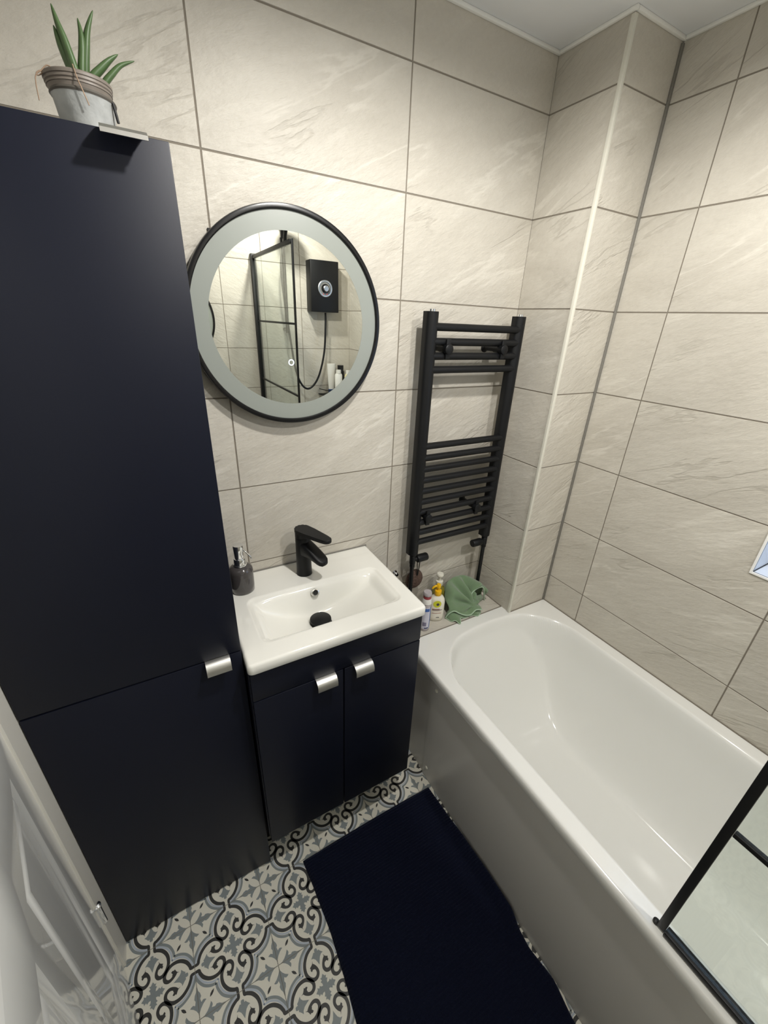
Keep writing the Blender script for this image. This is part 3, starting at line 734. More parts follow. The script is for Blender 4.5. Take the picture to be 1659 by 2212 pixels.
# ------------------------------------------------------------------ bath
LX0, LX1, LY0, LY1 = -0.001, XR-0.001, YF+0.002, YBATH-0.001
hx0, hx1, hy0, hy1 = 0.046, 0.634, -1.815, -0.222
def smin(vals, k=6):
    return sum(max(v, 1e-4)**-k for v in vals)**(-1/k)
def bath_z(x, y):
    R = 0.17; cx, cy = (hx0+hx1)/2, (hy0+hy1)/2; ax, ay = (hx1-hx0)/2, (hy1-hy0)/2
    # back end bulges: opening arc
    yy = y + 0.060*(((x-cx)/ax)**2)*(sm((y+0.75)/0.5))
    qx, qy = abs(x-cx)-(ax-R), abs(yy-cy)-(ay-R)
    ds = -(math.hypot(max(qx, 0), max(qy, 0))+min(max(qx, qy), 0)-R)
    if ds <= 0: return ZB
    H = 0.395
    dx = min((x-hx0)/0.14, (hx1-x)/0.14); db = (hy1-yy)/0.36; df = (yy-hy0)/0.20
    dc = ds/0.13
    s = smin([dx, db, df, dc], 8)
    s = min(s, 1.4)
    # profile: rounded lip, near-straight wall, rounded bottom
    if s >= 1: f_ = 1
    else: f_ = (1-(1-s)**2.2)
    lip = sm(min(1, ds/0.022))
    return ZB-H*f_*(0.25+0.75*lip)*lip**0.5
bm = bmesh.new()
def edgemap(u, a, b, e):
    # denser near the edges and inner lip
    return a+(b-a)*(0.5-0.5*math.cos(PI*u))*0.45+(b-a)*u*0.55
nu, nv = 130, 260
V = grid(bm, nu, nv, lambda u, v: Vector((edgemap(u, LX0, LX1, 0), edgemap(v, LY0, LY1, 0), 0)))
for i in range(nu):
    for j in range(nv):
        c = V[i][j].co; z = bath_z(c.x, c.y); d_ = c.x-LX0; r = 0.010
        if d_ < r: z -= r-math.sqrt(max(0, r*r-(r-d_)**2))
        c.z = z
def skirt(vs, pts):
    prev = vs
    for dx, dy, z in pts:
        cur = [bm.verts.new((v.co.x+dx, v.co.y+dy, z)) for v in vs]
        for k in range(len(vs)-1): bm.faces.new((prev[k], prev[k+1], cur[k+1], cur[k]))
        prev = cur
skirt([V[0][j] for j in range(nv)], [(0, 0, ZB-0.034), (0.003, 0, ZB-0.038), (0.010, 0, ZB-0.038)])
skirt([V[i][nv-1] for i in range(nu)], [(0, 0, ZB-0.038)]); skirt([V[i][0] for i in range(nu)], [(0, 0, ZB-0.038)]); skirt([V[nu-1][j] for j in range(nv)], [(0, 0, ZB-0.038)])
bath = empty('bathtub', (0, 0, 0)); tag(bath, 'white built-in bathtub along the right wall with a plain front panel', 'bathtub')
obj('tub', bm, M['bath'], bath, smooth=60)
bm = bmesh.new()
# panel slightly bowed in section with an embossed end
def pf(u, v):
    y = LY1+(LY0-LY1)*u; z = 0.002+(ZB-0.040)*v
    x = 0.0125-0.0035*math.sin(PI*v)
    if y > -0.335: x += 0.004*sm((y+0.335)/0.012)
    return Vector((x, y, z))
grid(bm, 220, 24, pf)
obj('side_panel', bm, M['panel'], bath, smooth=60)
for z in (0.062, 0.478):
    bm = bmesh.new(); lathe(bm, [(0.0, 0.003), (0.004, 0.003), (0.0065, 0.001), (0.007, -0.002)], 16, (0.0105, -0.357, z), Matrix.Rotation(-PI/2, 4, 'Y'), cap=False)
    obj('screw_cap', bm, M['white_trim'], bath, smooth=40)
bm = bmesh.new(); lathe(bm, [(0.0, 0.0), (0.034, 0.0), (0.036, 0.002), (0.030, 0.006), (0.0, 0.007)], 32, (0.34, -1.66, bath_z(0.34, -1.66)+0.0005), cap=False); obj('waste_plug', bm, M['black'], bath, smooth=40)
bm = bmesh.new(); lathe(bm, [(0.0, 0.0), (0.034, 0.0), (0.036, 0.002), (0.030, 0.006), (0.0, 0.007)], 32, (0.34, -1.66, 0.0), cap=False); bm.free()

# ------------------------------------------------------------------ shower screen
sc = empty('shower_screen', (0, 0, 0)); tag(sc, 'black-framed glass shower screen standing on the bath rim at lower right', 'shower screen')
SX, SY0, SY1, SZ0, SZ1 = 0.022, -1.084, YF+0.004, ZB+0.0012, 1.965
def bar(name, a, b, parent=sc): return obj(name, mbox(a, b, bev=0.0012), M['black'], parent, smooth=30)
bar('free_post', (SX-0.004, SY0-0.014, SZ0+0.003), (SX+0.0045, SY0, SZ1))
bar('wall_post', (SX-0.014, SY1, SZ0), (SX+0.016, SY1+0.034, SZ1+0.01))
bar('bottom_rail', (SX-0.009, SY1+0.03, SZ0+0.002), (SX+0.009, SY0-0.0145, SZ0+0.015))
bar('top_rail', (SX-0.008, SY1+0.03, SZ1-0.018), (SX+0.008, SY0-0.0145, SZ1))
for z in (0.902, 1.254, 1.606): bar('glazing_bar', (SX-0.005, SY1+0.03, z-0.005), (SX+0.005, SY0-0.0145, z+0.005))
obj('glass_pane', mbox((SX-0.003, SY1+0.034, SZ0+0.0155), (SX+0.003, SY0-0.0145, SZ1-0.016)), M['glass'], sc)
M['clearseal'] = mat('clear_pvc_seal', srgb(200, 204, 200), 0.2)
obj('seal_strip', mbox((SX+0.009, SY1+0.03, SZ0), (SX+0.017, SY0-0.03, SZ0+0.004)), M['clearseal'], sc)
bm = bmesh.new(); lathe(bm, [(0.006, 0), (0.006, 0.006), (0.003, 0.008)], 12, (SX+0.001, SY0+0.003, SZ0)); obj('foot', bm, M['black'], sc, smooth=40)

# ------------------------------------------------------------------ electric shower etc. on shower wall (seen in the mirror)
es = empty('electric_shower', (0, 0, 0)); tag(es, 'black electric shower unit with round chrome dial, reflected in the mirror', 'shower unit')
obj('case', mbox((0.365, YF+0.001, 1.675), (0.560, YF+0.088, 1.975), bev=0.004), M['black'], es, smooth=40)
Mf = Matrix.Rotation(-PI/2, 4, 'X'); DC = (0.463, YF+0.088, 1.815)
M['satin'] = mat('satin_chrome', (0.6, 0.6, 0.6, 1), 0.28, metal=1)
bm = bmesh.new(); lathe(bm, [(0.050, 0.0), (0.050, 0.004), (0.047, 0.006), (0.040, 0.006), (0.038, 0.003)], 48, DC, Mf, cap=False); dr = obj('dial_ring', bm, M['satin'], es, smooth=30)
bm = bmesh.new(); lathe(bm, [(0.0, 0.003), (0.039, 0.003)], 40, DC, Mf, cap=False); obj('dial_face', bm, mat('grey_dial_face', srgb(120, 120, 118), 0.3), es)
bm = bmesh.new(); lathe(bm, [(0.027, 0.0035), (0.027, 0.010), (0.019, 0.012)], 36, DC, Mf, cap=False); obj('knob_collar', bm, M['blackg'], es, smooth=30)
bm = bmesh.new(); lathe(bm, [(0.019, 0.004), (0.018, 0.024), (0.015, 0.026), (0.0, 0.026)], 36, DC, Mf, cap=False); obj('dial_knob', bm, M['satin'], es, smooth=30)
M['red'] = emis('red_indicator', (1, 0.1, 0.15, 1), 1.0)
for dx in (-0.012, 0.012):
    bm = bmesh.new(); lathe(bm, [(0.0, 0.0), (0.003, 0.0)], 12, (0.463+dx, YF+0.0915, 1.783), Mf, cap=False); obj('indicator_light', bm, M['red'], es)
ri = empty('riser_rail', (0, 0, 0)); tag(ri, 'black shower riser rail with hand shower behind the screen, reflected in the mirror', 'shower rail')
bm = bmesh.new(); tube(bm, [(0.205, YF+0.055, 1.54), (0.205, YF+0.055, 2.16)], 0.011, 18); obj('rail', bm, M['black'], ri, smooth=50)
for z in (1.56, 2.14):
    bm = bmesh.new(); tube(bm, [(0.205, YF+0.001, z), (0.205, YF+0.062, z)], 0.013, 18); obj('bracket', bm, M['black'], ri, smooth=50)
bm = bmesh.new(); lathe(bm, [(0.018, -0.022), (0.018, 0.022)], 20, (0.205, YF+0.055, 2.05)); box(bm, (0.195, YF+0.06, 2.04), (0.215, YF+0.10, 2.065), bev=0.003); obj('slider', bm, M['black'], ri, smooth=40)
bm = bmesh.new(); tube(bm, [(0.205, YF+0.095, 2.03), (0.205, YF+0.105, 2.075), (0.205, YF+0.14, 2.125), (0.205, YF+0.17, 2.15)], [0.010, 0.011, 0.012, 0.014], 16)
lathe(bm, [(0.012, 0.02), (0.035, 0.010), (0.052, 0.0), (0.054, -0.006), (0.050, -0.010), (0.0, -0.010)], 36, (0.205, YF+0.20, 2.155), Matrix.Rotation(math.radians(-25), 4, 'X'), cap=False)
obj('hand_shower', bm, M['black'], ri, smooth=50)
bm = bmesh.new(); tube(bm, spline([(0.478, YF+0.05, 1.672), (0.475, YF+0.055, 1.60), (0.455, YF+0.07, 1.42), (0.405, YF+0.08, 1.26), (0.34, YF+0.085, 1.185), (0.285, YF+0.085, 1.20), (0.24, YF+0.088, 1.30), (0.21, YF+0.092, 1.50), (0.18, YF+0.10, 1.75), (0.17, YF+0.105, 1.92), (0.195, YF+0.098, 2.03)], 10), 0.0068, 12)
tag(obj('shower_hose', bm, M['black'], smooth=60), 'black flexible shower hose looping below the shower unit, reflected in the mirror', 'hose')
# corner shelf and bottles
sh = empty('corner_shelf', (0, 0, 0)); tag(sh, 'black corner shelf for bottles on the shower wall, reflected in the mirror', 'shelf')
bm = bmesh.new(); pts = [(0.43, YF+0.001), (XR-0.001, YF+0.001), (XR-0.001, YF+0.16), (0.66, YF+0.165)] + [(0.43+0.23*(1-math.cos(a)), YF+0.02+0.14*math.sin(a)) for a in (1.3, 1.0, 0.7, 0.4, 0.1)]
prism(bm, pts, 1.125, 1.131); obj('tray', bm, M['black'], sh)
bm = bmesh.new(); tube(bm, spline([(0.435, YF+0.012, 1.165), (0.47, YF+0.11, 1.165), (0.56, YF+0.155, 1.165), (XR-0.01, YF+0.165, 1.165)], 8), 0.003, 8); obj('rail', bm, M['black'], sh, smooth=60)
def simple_bottle(name, loc, label, parts, cat='bottle', rz=0, group=None):
    r = empty(name, loc, rz); tag(r, label, cat, group)
    for pn, prof, m_, sc_ in parts:
        bm = bmesh.new(); lathe(bm, prof, 32, cap=True)
        for v in bm.verts: v.co.y *= sc_
        obj(pn, bm, m_, r, smooth=45)
    return r
PW = mat('white_plastic', srgb(226, 224, 218), 0.35); PB = mat('blue_plastic', srgb(30, 60, 110), 0.35); PK = mat('black_plastic', srgb(20, 20, 22), 0.35); PC = mat('cream_plastic', srgb(222, 214, 170), 0.4)
simple_bottle('shampoo_tube', (0.515, YF+0.05, 1.131), 'white tube with blue cap standing on the corner shelf, reflected in mirror', [('cap', [(0.023, 0), (0.024, 0.035)], PB, 0.8), ('tube_body', [(0.022, 0.0355), (0.027, 0.10), (0.033, 0.212)], PW, 0.5)], 'tube')
simple_bottle('shampoo_bottle', (0.548, YF+0.105, 1.131), 'white bottle in front on the corner shelf, reflected in the mirror', [('bottle_body', [(0.026, 0), (0.028, 0.004), (0.028, 0.14), (0.022, 0.150)], PW, 0.7), ('cap', [(0.018, 0.1505), (0.018, 0.175)], PW, 1)])
simple_bottle('conditioner_bottle', (0.590, YF+0.045, 1.131), 'black-capped bottle at the back of the corner shelf, reflected in mirror', [('bottle_body', [(0.026, 0), (0.028, 0.004), (0.028, 0.155), (0.02, 0.17)], PK, 0.7), ('cap', [(0.022, 0.1705), (0.022, 0.20)], PK, 1)])
simple_bottle('body_wash', (0.625, YF+0.10, 1.131), 'cream bottle at the right of the corner shelf, reflected in the mirror', [('bottle_body', [(0.024, 0), (0.026, 0.004), (0.026, 0.13), (0.02, 0.145)], PC, 0.7), ('cap', [(0.016, 0.1455), (0.016, 0.17)], PW, 1)])

# ------------------------------------------------------------------ bottles and cloth on the ledge
ZL = ZB+0.0004
LWH = mat('lotion_white', srgb(226, 222, 208), 0.3); YEL = mat('yellow_plastic', srgb(226, 176, 24), 0.3); LIM = mat('lime_label', srgb(196, 198, 40), 0.45)
lo = empty('lotion_bottle', (0.172, -0.112, ZL), math.radians(-22)); tag(lo, 'white lotion bottle with yellow pump and round lime label on the ledge', 'bottle')
bm = bmesh.new()
def ovalrings(prof, bm, n=40):
    rings = []
    for rx, ry, z in prof:
        rings.append([bm.verts.new((rx*math.copysign(abs(math.cos(2*PI*k/n))**0.85, math.cos(2*PI*k/n)), ry*math.copysign(abs(math.sin(2*PI*k/n))**0.85, math.sin(2*PI*k/n)), z)) for k in range(n)])
    for a, b in zip(rings, rings[1:]):
        for k in range(n): bm.faces.new((a[k], a[(k+1) % n], b[(k+1) % n], b[k]))
    bm.faces.new(rings[0]); bm.faces.new(rings[-1])
ovalrings([(0.027, 0.017, 0), (0.030, 0.020, 0.003), (0.031, 0.021, 0.02), (0.031, 0.021, 0.085), (0.029, 0.0195, 0.098), (0.023, 0.016, 0.109), (0.013, 0.012, 0.114), (0.0115, 0.0115, 0.117)], bm)
lb = obj('bottle_body', bm, LWH, lo, smooth=60)
# labels, thin curved decals a hair proud of the body front (-y)
def decal(name, parent, m_, x0, x1, z0, z1, rx, ry, disc=False, off=0.0006):
    bm = bmesh.new(); n = 16
    def pt(x, z):
        x_ = max(-rx*0.99, min(rx*0.99, x)); y = -(ry+off)*(1-abs(x_/rx)**2.35)**(1/2.35)
        return Vector((x_, y-off, z))
    if disc:
        cx, cz, r_ = (x0+x1)/2, (z0+z1)/2, (x1-x0)/2
        c = bm.verts.new(pt(cx, cz)); prev = None; first = None
        rr = [[bm.verts.new(pt(cx+r_*q*math.cos(2*PI*k/28), cz+r_*q*math.sin(2*PI*k/28))) for k in range(28)] for q in (0.33, 0.66, 1)]
        for k in range(28):
            bm.faces.new((c, rr[0][k], rr[0][(k+1) % 28]))
            for a, b in zip(rr, rr[1:]): bm.faces.new((a[k], b[k], b[(k+1) % 28], a[(k+1) % 28]))
    else: grid(bm, n, 2, lambda u, v: pt(x0+(x1-x0)*u, z0+(z1-z0)*v))
    return obj(name, bm, m_, parent, smooth=60)
decal('label', lo, LIM, -0.020, 0.012, 0.070, 0.102, 0.031, 0.021, True)
INK = mat('label_ink', srgb(60, 52, 70), 0.5); INKR = mat('label_ink_red', srgb(150, 60, 40), 0.5); INKB = mat('label_ink_blue', srgb(58, 96, 165), 0.4)
bm = bmesh.new()
mk = decal('printed_mark', lo, INK, -0.008, 0.004, 0.080, 0.090, 0.031, 0.021, True, off=0.0011)
for (a, b, z0, z1, m_) in ((-0.022, 0.008, 0.0605, 0.0625, INKR), (-0.022, 0.018, 0.0565, 0.0585, INK), (-0.022, 0.012, 0.0525, 0.0535, INKR), (-0.022, 0.016, 0.041, 0.0425, INKR), (-0.004, 0.009, 0.020, 0.0225, INK)):
    decal('print_line', lo, m_, a, b, z0, z1, 0.031, 0.021)
bm = bmesh.new(); lathe(bm, [(0.0125, 0.1165), (0.0135, 0.118), (0.0135, 0.136), (0.0125, 0.138), (0.005, 0.139), (0.005, 0.150), (0.009, 0.152), (0.009, 0.163), (0.007, 0.166), (0.0, 0.167)], 28, cap=False)
tube(bm, [(0.0, 0, 0.159), (-0.013, -0.001, 0.158), (-0.022, -0.002, 0.153), (-0.0245, -0.002, 0.147)], [0.0058, 0.0045, 0.0038, 0.0034], 12, scale=(1.1, 0.9))
obj('pump', bm, YEL, lo, smooth=45)
OIL = mat('olive_oil_wash', srgb(142, 132, 50), 0.15, trans=0.3); CLR = mat('milky_cap', srgb(214, 212, 200), 0.3)
ob2 = empty('hand_wash_bottle', (0.215, -0.062, ZL), 0.2); tag(ob2, 'olive-coloured bottle with white pump behind the yellow-pump lotion bottle', 'bottle')
bm = bmesh.new(); ovalrings([(0.026, 0.019, 0), (0.028, 0.021, 0.003), (0.028, 0.021, 0.085), (0.024, 0.018, 0.105), (0.0125, 0.0125, 0.116), (0.012, 0.012, 0.119)], bm); obj('bottle_body', bm, OIL, ob2, smooth=60)
bm = bmesh.new(); lathe(bm, [(0.0135, 0.1185), (0.0145, 0.12), (0.0145, 0.138), (0.006, 0.140), (0.006, 0.156), (0.013, 0.160), (0.0145, 0.164), (0.0145, 0.170), (0.0125, 0.173), (0.0, 0.1735)], 28, cap=False); obj('pump', bm, CLR, ob2, smooth=45)
# aerosol / tube bottle with blue label
ab = empty('shaving_gel_bottle', (0.097, -0.143, ZL), math.radians(-10)); tag(ab, 'slim clear bottle with blue and white label and pale cap at the basin corner', 'bottle')
CP = mat('clear_plastic', srgb(208, 200, 202), 0.12, trans=0.35)
bm = bmesh.new(); lathe(bm, [(0.0, 0), (0.0165, 0), (0.018, 0.003), (0.018, 0.115), (0.0165, 0.121), (0.015, 0.123)], 32, cap=True); obj('bottle_body', bm, CP, ab, smooth=50)
bm = bmesh.new(); lathe(bm, [(0.0165, 0.1235), (0.0185, 0.125), (0.0178, 0.140), (0.0155, 0.147)], 32); obj('cap', bm, PW, ab, smooth=50)
bm = bmesh.new(); lathe(bm, [(0.0152, 0.1475), (0.0155, 0.149), (0.0155, 0.158), (0.0148, 0.1595)], 32); obj('red_band', bm, mat('dull_red', srgb(150, 66, 70), 0.35), ab, smooth=50)
bm = bmesh.new(); lathe(bm, [(0.0155, 0.160), (0.0165, 0.161), (0.0165, 0.170), (0.0145, 0.175)], 32); obj('clear_cap', bm, CP, ab, smooth=50)
LILAC = mat('label_pale', srgb(200, 200, 214), 0.4)
def wraplabel(name, a0, a1, z0, z1, m_, r=0.0183):
    bm = bmesh.new(); grid(bm, 24, 2, lambda u, v: Vector((r*math.cos(a0+(a1-a0)*u), r*math.sin(a0+(a1-a0)*u), z0+(z1-z0)*v))); return obj(name, bm, m_, ab, smooth=60)
wraplabel('label', math.radians(180), math.radians(300), 0.012, 0.112, LILAC)
wraplabel('label_stripe', math.radians(300), math.radians(352), 0.012, 0.112, INKB)
wraplabel('label_stripe', math.radians(225), math.radians(290), 0.094, 0.108, INKB, 0.0186)
wraplabel('printed_block', math.radians(215), math.radians(262), 0.026, 0.044, mat('label_grey_print', srgb(120, 116, 140), 0.4), 0.0186)
wraplabel('printed_block', math.radians(240), math.radians(292), 0.014, 0.019, mat('label_navy_print', srgb(24, 32, 80), 0.4), 0.0186)

# green flannel
GR = noise_bump(mat('sage_green_terry', srgb(112, 136, 104), 0.95, spec=0.1, sheen=0.4), 700, 0.9, 0.002, col_amt=0.12)
GRE = noise_bump(mat('sage_green_hem', srgb(158, 182, 156), 0.9, spec=0.1, sheen=0.3), 500, 0.5, 0.001)
cl = empty('flannel', (0, 0, 0)); tag(cl, 'crumpled sage-green flannel cloth on the ledge beside the lotion bottle', 'cloth')
top = [(0.245, -0.070, 0.640), (0.262, -0.055, 0.662), (0.300, -0.045, 0.672), (0.340, -0.045, 0.672), (0.372, -0.055, 0.664), (0.402, -0.086, 0.650), (0.422, -0.092, 0.632), (0.434, -0.094, 0.612)]
hem = [(0.2074, -0.133, 0.5575), (0.2146, -0.140, 0.580), (0.2326, -0.150, 0.597), (0.2565, -0.160, 0.583), (0.2809, -0.170, 0.573), (0.3057, -0.174, 0.572), (0.3272, -0.175, 0.587), (0.3615, -0.1743, 0.577), (0.3427, -0.160, 0.590), (0.328, -0.149, 0.600), (0.3345, -0.130, 0.630), (0.3559, -0.1254, 0.645), (0.3836, -0.1258, 0.650), (0.404, -0.1250, 0.635), (0.434, -0.1115, 0.5585)]
def resample(P, n):
    S = spline(P, 12); L = [0]
    for a, b in zip(S, S[1:]): L.append(L[-1]+(b-a).length)
    out = []
    for k in range(n):
        tgt = L[-1]*k/(n-1); i = 0
        while i < len(L)-2 and L[i+1] < tgt: i += 1
        tt = (tgt-L[i])/max(1e-9, L[i+1]-L[i]); out.append(S[i].lerp(S[i+1], tt))
    return out
NU = 90; TT = resample(top, NU); HH = resample(hem, NU)
# slow the top parameter so that folds gather
def loft(bm, A, B, nv_, bulge, mi=0, fold=0.004, ph=0, gather=None):
    n = len(A); rows_ = []
    for i in range(n):
        col_ = []
        for j in range(nv_):
            v = j/(nv_-1); p = A[i].lerp(B[i], v)
            s = math.sin(PI*v)
            p = p+Vector((0, -1, 0.75))*bulge*s + Vector((0.3, -0.8, 0.3))*fold*math.sin(i/n*26+ph)*math.sin(PI*v)**0.7*v
            if gather is not None:
                ang_ = math.atan2(p.z-gather[2], p.x-gather[0]); rad = math.hypot(p.z-gather[2], p.x-gather[0])
                p = p+Vector((0.15, -1, 0.5))*0.013*math.sin(ang_*8+0.6)*min(1, rad/0.03)*math.sin(PI*min(1, v*1.05))**0.6
            col_.append(bm.verts.new(p))
        rows_.append(col_)
    for i in range(n-1):
        for j in range(nv_-1):
            f = bm.faces.new((rows_[i][j], rows_[i+1][j], rows_[i+1][j+1], rows_[i][j+1])); f.material_index = mi
    return rows_
bm = bmesh.new(); loft(bm, TT, HH, 44, 0.012, fold=0.002, gather=(0.327, -0.15, 0.602))
# back drop to ledge behind
BK = [Vector((p.x, (-0.02-0.066*sm((p.x-0.375)/0.025))-0.003*math.sin(k*0.3), 0.559)) for k, p in enumerate(TT)]
loft(bm, TT, BK, 12, -0.004, fold=0.002)
# left side closing fold down to the ledge
o_cl = obj('cloth_body', bm, GR, cl, smooth=180)
md = o_cl.modifiers.new('thickness', 'SOLIDIFY'); md.thickness = 0.003; md.offset = 0
bm = bmesh.new(); tube(bm, HH, 0.0027, 8); obj('hem', bm, GRE, cl, smooth=180)
# tucked lower layer between the hem and ledge
low_ = resample([(0.2106, -0.1339, 0.558), (0.2168, -0.1600, 0.558), (0.2291, -0.1700, 0.565), (0.2400, -0.1880, 0.5585), (0.258, -0.168, 0.566), (0.2771, -0.167, 0.558), (0.3161, -0.1688, 0.559), (0.3368, -0.1821, 0.5585), (0.3650, -0.168, 0.558)], 60)
upl = resample([(0.212, -0.125, 0.562), (0.222, -0.128, 0.588), (0.240, -0.135, 0.590), (0.260, -0.148, 0.578), (0.285, -0.155, 0.570), (0.308, -0.160, 0.570), (0.33, -0.16, 0.580), (0.358, -0.162, 0.572)], 60)
bm = bmesh.new(); loft(bm, upl, low_, 10, 0.003, fold=0.002)
o2 = obj('lower_fold', bm, GR, cl, smooth=180); md = o2.modifiers.new('thickness', 'SOLIDIFY'); md.thickness = 0.003
bm = bmesh.new(); tube(bm, low_, 0.0017, 8); obj('hem', bm, GRE, cl, smooth=180)
inn = resample([(0.332, -0.128, 0.612), (0.345, -0.118, 0.625), (0.365, -0.118, 0.610), (0.385, -0.115, 0.60), (0.415, -0.105, 0.59)], 30)
inn2 = resample([(0.332, -0.142, 0.598), (0.352, -0.128, 0.585), (0.368, -0.125, 0.562), (0.392, -0.118, 0.560), (0.430, -0.108, 0.560)], 30)
bm = bmesh.new(); loft(bm, inn, inn2, 8, 0.004, fold=0.001); o3 = obj('inner_fold', bm, GR, cl, smooth=180); md = o3.modifiers.new('thickness', 'SOLIDIFY'); md.thickness = 0.003

# ------------------------------------------------------------------ potted aloe on the cabinet
pl = empty('potted_aloe', (-0.6935, -0.185, TZT), 0.2); tag(pl, 'small aloe plant in a galvanised tin on top of the tall navy cabinet', 'plant')
TIN = mat('galvanised_tin', srgb(172, 174, 172), 0.6, metal=0.1); noise_bump(TIN, 45, 0.6, 0.003, detail=6, col_amt=0.4)
bm = bmesh.new(); lathe(bm, [(0.0, 0.0), (0.030, 0.0), (0.0312, 0.002), (0.0400, 0.067), (0.0420, 0.0695), (0.0428, 0.0715), (0.0418, 0.0735), (0.0395, 0.073), (0.031, 0.005)], 48, cap=False); obj('tin', bm, TIN, pl, smooth=40)
bm = bmesh.new(); lathe(bm, [(0.0419, 0.0690), (0.0431, 0.0712), (0.0420, 0.0738)], 48, cap=False); obj('tin_rim', bm, mat('tarnished_rim', srgb(80, 76, 70), 0.5), pl, smooth=40)
tb = bmesh.new()
IP = mat('taupe_plastic_pot', srgb(112, 104, 96), 0.5); noise_bump(IP, 50, 0.3, 0.001, detail=5, col_amt=0.3)
Mt = Matrix.Rotation(math.radians(-2), 4, 'Y')
lathe(tb, [(0.029, 0.012), (0.0378, 0.070), (0.0412, 0.079), (0.0422, 0.0795), (0.0418, 0.082), (0.0432, 0.0835), (0.0428, 0.0865), (0.0440, 0.0875), (0.0442, 0.0905), (0.0430, 0.092), (0.041, 0.091), (0.037, 0.078)], 48, (0, 0, 0), Mt, cap=False); obj('inner_pot', tb, IP, pl, smooth=35)
SO = noise_bump(mat('potting_soil', srgb(40, 32, 26), 0.95), 200, 1, 0.004)
bm = bmesh.new(); lathe(bm, [(0.0, 0.083), (0.0385, 0.081)], 32, cap=False); obj('soil', bm, SO, pl, smooth=40)
AL = mat('aloe_green', srgb(70, 92, 56), 0.45); noise_bump(AL, 60, 0.15, 0.001, col_amt=0.2)
def wl(p): # world to local helper for leaf points
    v = RZ(-0.2) @ (Vector(p)-Vector((-0.6935, -0.185, TZT))); return v
leaves = [([(-0.694, -0.190, 1.930), (-0.6969, -0.189, 1.9491), (-0.7023, -0.188, 1.9804), (-0.707, -0.187, 2.0008), (-0.7101, -0.185, 2.0198)], 0.0088),
          ([(-0.697, -0.181, 1.930), (-0.7022, -0.181, 1.9531), (-0.7080, -0.182, 1.9744), (-0.7107, -0.183, 1.9872), (-0.7125, -0.184, 1.9980)], 0.0075),
          ([(-0.688, -0.178, 1.930), (-0.6855, -0.180, 1.9517), (-0.6781, -0.182, 1.9815), (-0.6709, -0.183, 2.0043), (-0.6596, -0.185, 2.0266)], 0.0092),
          ([(-0.692, -0.190, 1.930), (-0.6893, -0.189, 1.9508), (-0.6826, -0.188, 1.9803), (-0.6803, -0.187, 1.997), (-0.6808, -0.185, 2.0131)], 0.0078),
          ([(-0.684, -0.185, 1.938), (-0.6762, -0.185, 1.9506), (-0.663, -0.185, 1.9635), (-0.650, -0.185, 1.9756), (-0.6365, -0.185, 1.986)], 0.0082),
          ([(-0.668, -0.185, 1.935), (-0.6621, -0.185, 1.9466), (-0.6502, -0.185, 1.9599), (-0.6351, -0.185, 1.974), (-0.6153, -0.185, 1.9837)], 0.0070)]
for P, w_ in leaves:
    bm = bmesh.new(); S = spline([wl(p) for p in P], 8); n = len(S)
    rs = [w_*(0.72+0.28*math.sin(min(1, i/n*2.4)*PI/1.6)) * (1-(i/(n-1))**3.2)+0.0008 for i in range(n)]
    tube(bm, S, rs, 12, scale=(1.0, 0.6)); obj('leaf', bm, AL, pl, smooth=60)
RT = mat('dry_root', srgb(150, 128, 108), 0.9)
roots = [[(-0.7231, -0.2, 1.9442), (-0.7307, -0.2, 1.9465), (-0.739, -0.2, 1.9392), (-0.7457, -0.2, 1.934), (-0.7487, -0.2, 1.9247), (-0.7497, -0.2, 1.905)],
         [(-0.7316, -0.2, 1.9422), (-0.74, -0.2, 1.9353), (-0.7446, -0.2, 1.933), (-0.7453, -0.2, 1.9353), (-0.7405, -0.2, 1.9389)],
         [(-0.722, -0.195, 1.9440), (-0.729, -0.197, 1.9435), (-0.735, -0.199, 1.9405), (-0.741, -0.2, 1.9375)],
         [(-0.6985, -0.2300, 1.9452), (-0.6963, -0.2320, 1.931), (-0.6923, -0.2325, 1.9181), (-0.6878, -0.232, 1.903)]]
for P in roots:
    bm = bmesh.new(); S = spline([wl(p) for p in P], 6); tube(bm, S, [0.0008]*len(S), 6); obj('root', bm, RT, pl, smooth=60)
bm = bmesh.new(); S = [wl(p) for p in [(-0.6575, -0.205, 1.9213), (-0.6557, -0.205, 1.919), (-0.6534, -0.205, 1.9003), (-0.6530, -0.205, 1.897)]]; tube(bm, S, 0.002, 8); obj('wire_handle', bm, M['black'], pl, smooth=60)

# ------------------------------------------------------------------ bath mat
RUG = mat('navy_chenille', srgb(14, 18, 35), 0.95, spec=0.1, sheen=0.08)
rb = RUG.node_tree.nodes['Principled BSDF']; rb.inputs['Sheen Tint'].default_value = (0.3, 0.35, 0.6, 1)
tcn = nd(RUG, 'ShaderNodeTexCoord'); wv = nd(RUG, 'ShaderNodeTexWave', wave_type='BANDS', bands_direction='Y'); wv.inputs['Scale'].default_value = 36; wv.inputs['Distortion'].default_value = 1.2; wv.inputs['Detail'].default_value = 2
nz = nd(RUG, 'ShaderNodeTexNoise'); nz.inputs['Scale'].default_value = 350; nz.inputs['Detail'].default_value = 3
ad = nd(RUG, 'ShaderNodeMath', operation='ADD'); lk(RUG, tcn.outputs['Object'], wv.inputs['Vector']); lk(RUG, tcn.outputs['Object'], nz.inputs['Vector']); lk(RUG, wv.outputs['Fac'], ad.inputs[0]); lk(RUG, nz.outputs['Fac'], ad.inputs[1])
bpn = nd(RUG, 'ShaderNodeBump'); bpn.inputs['Strength'].default_value = 0.8; bpn.inputs['Distance'].default_value = 0.004; lk(RUG, ad.outputs[0], bpn.inputs['Height']); lk(RUG, bpn.outputs['Normal'], rb.inputs['Normal'])
bm = bmesh.new()
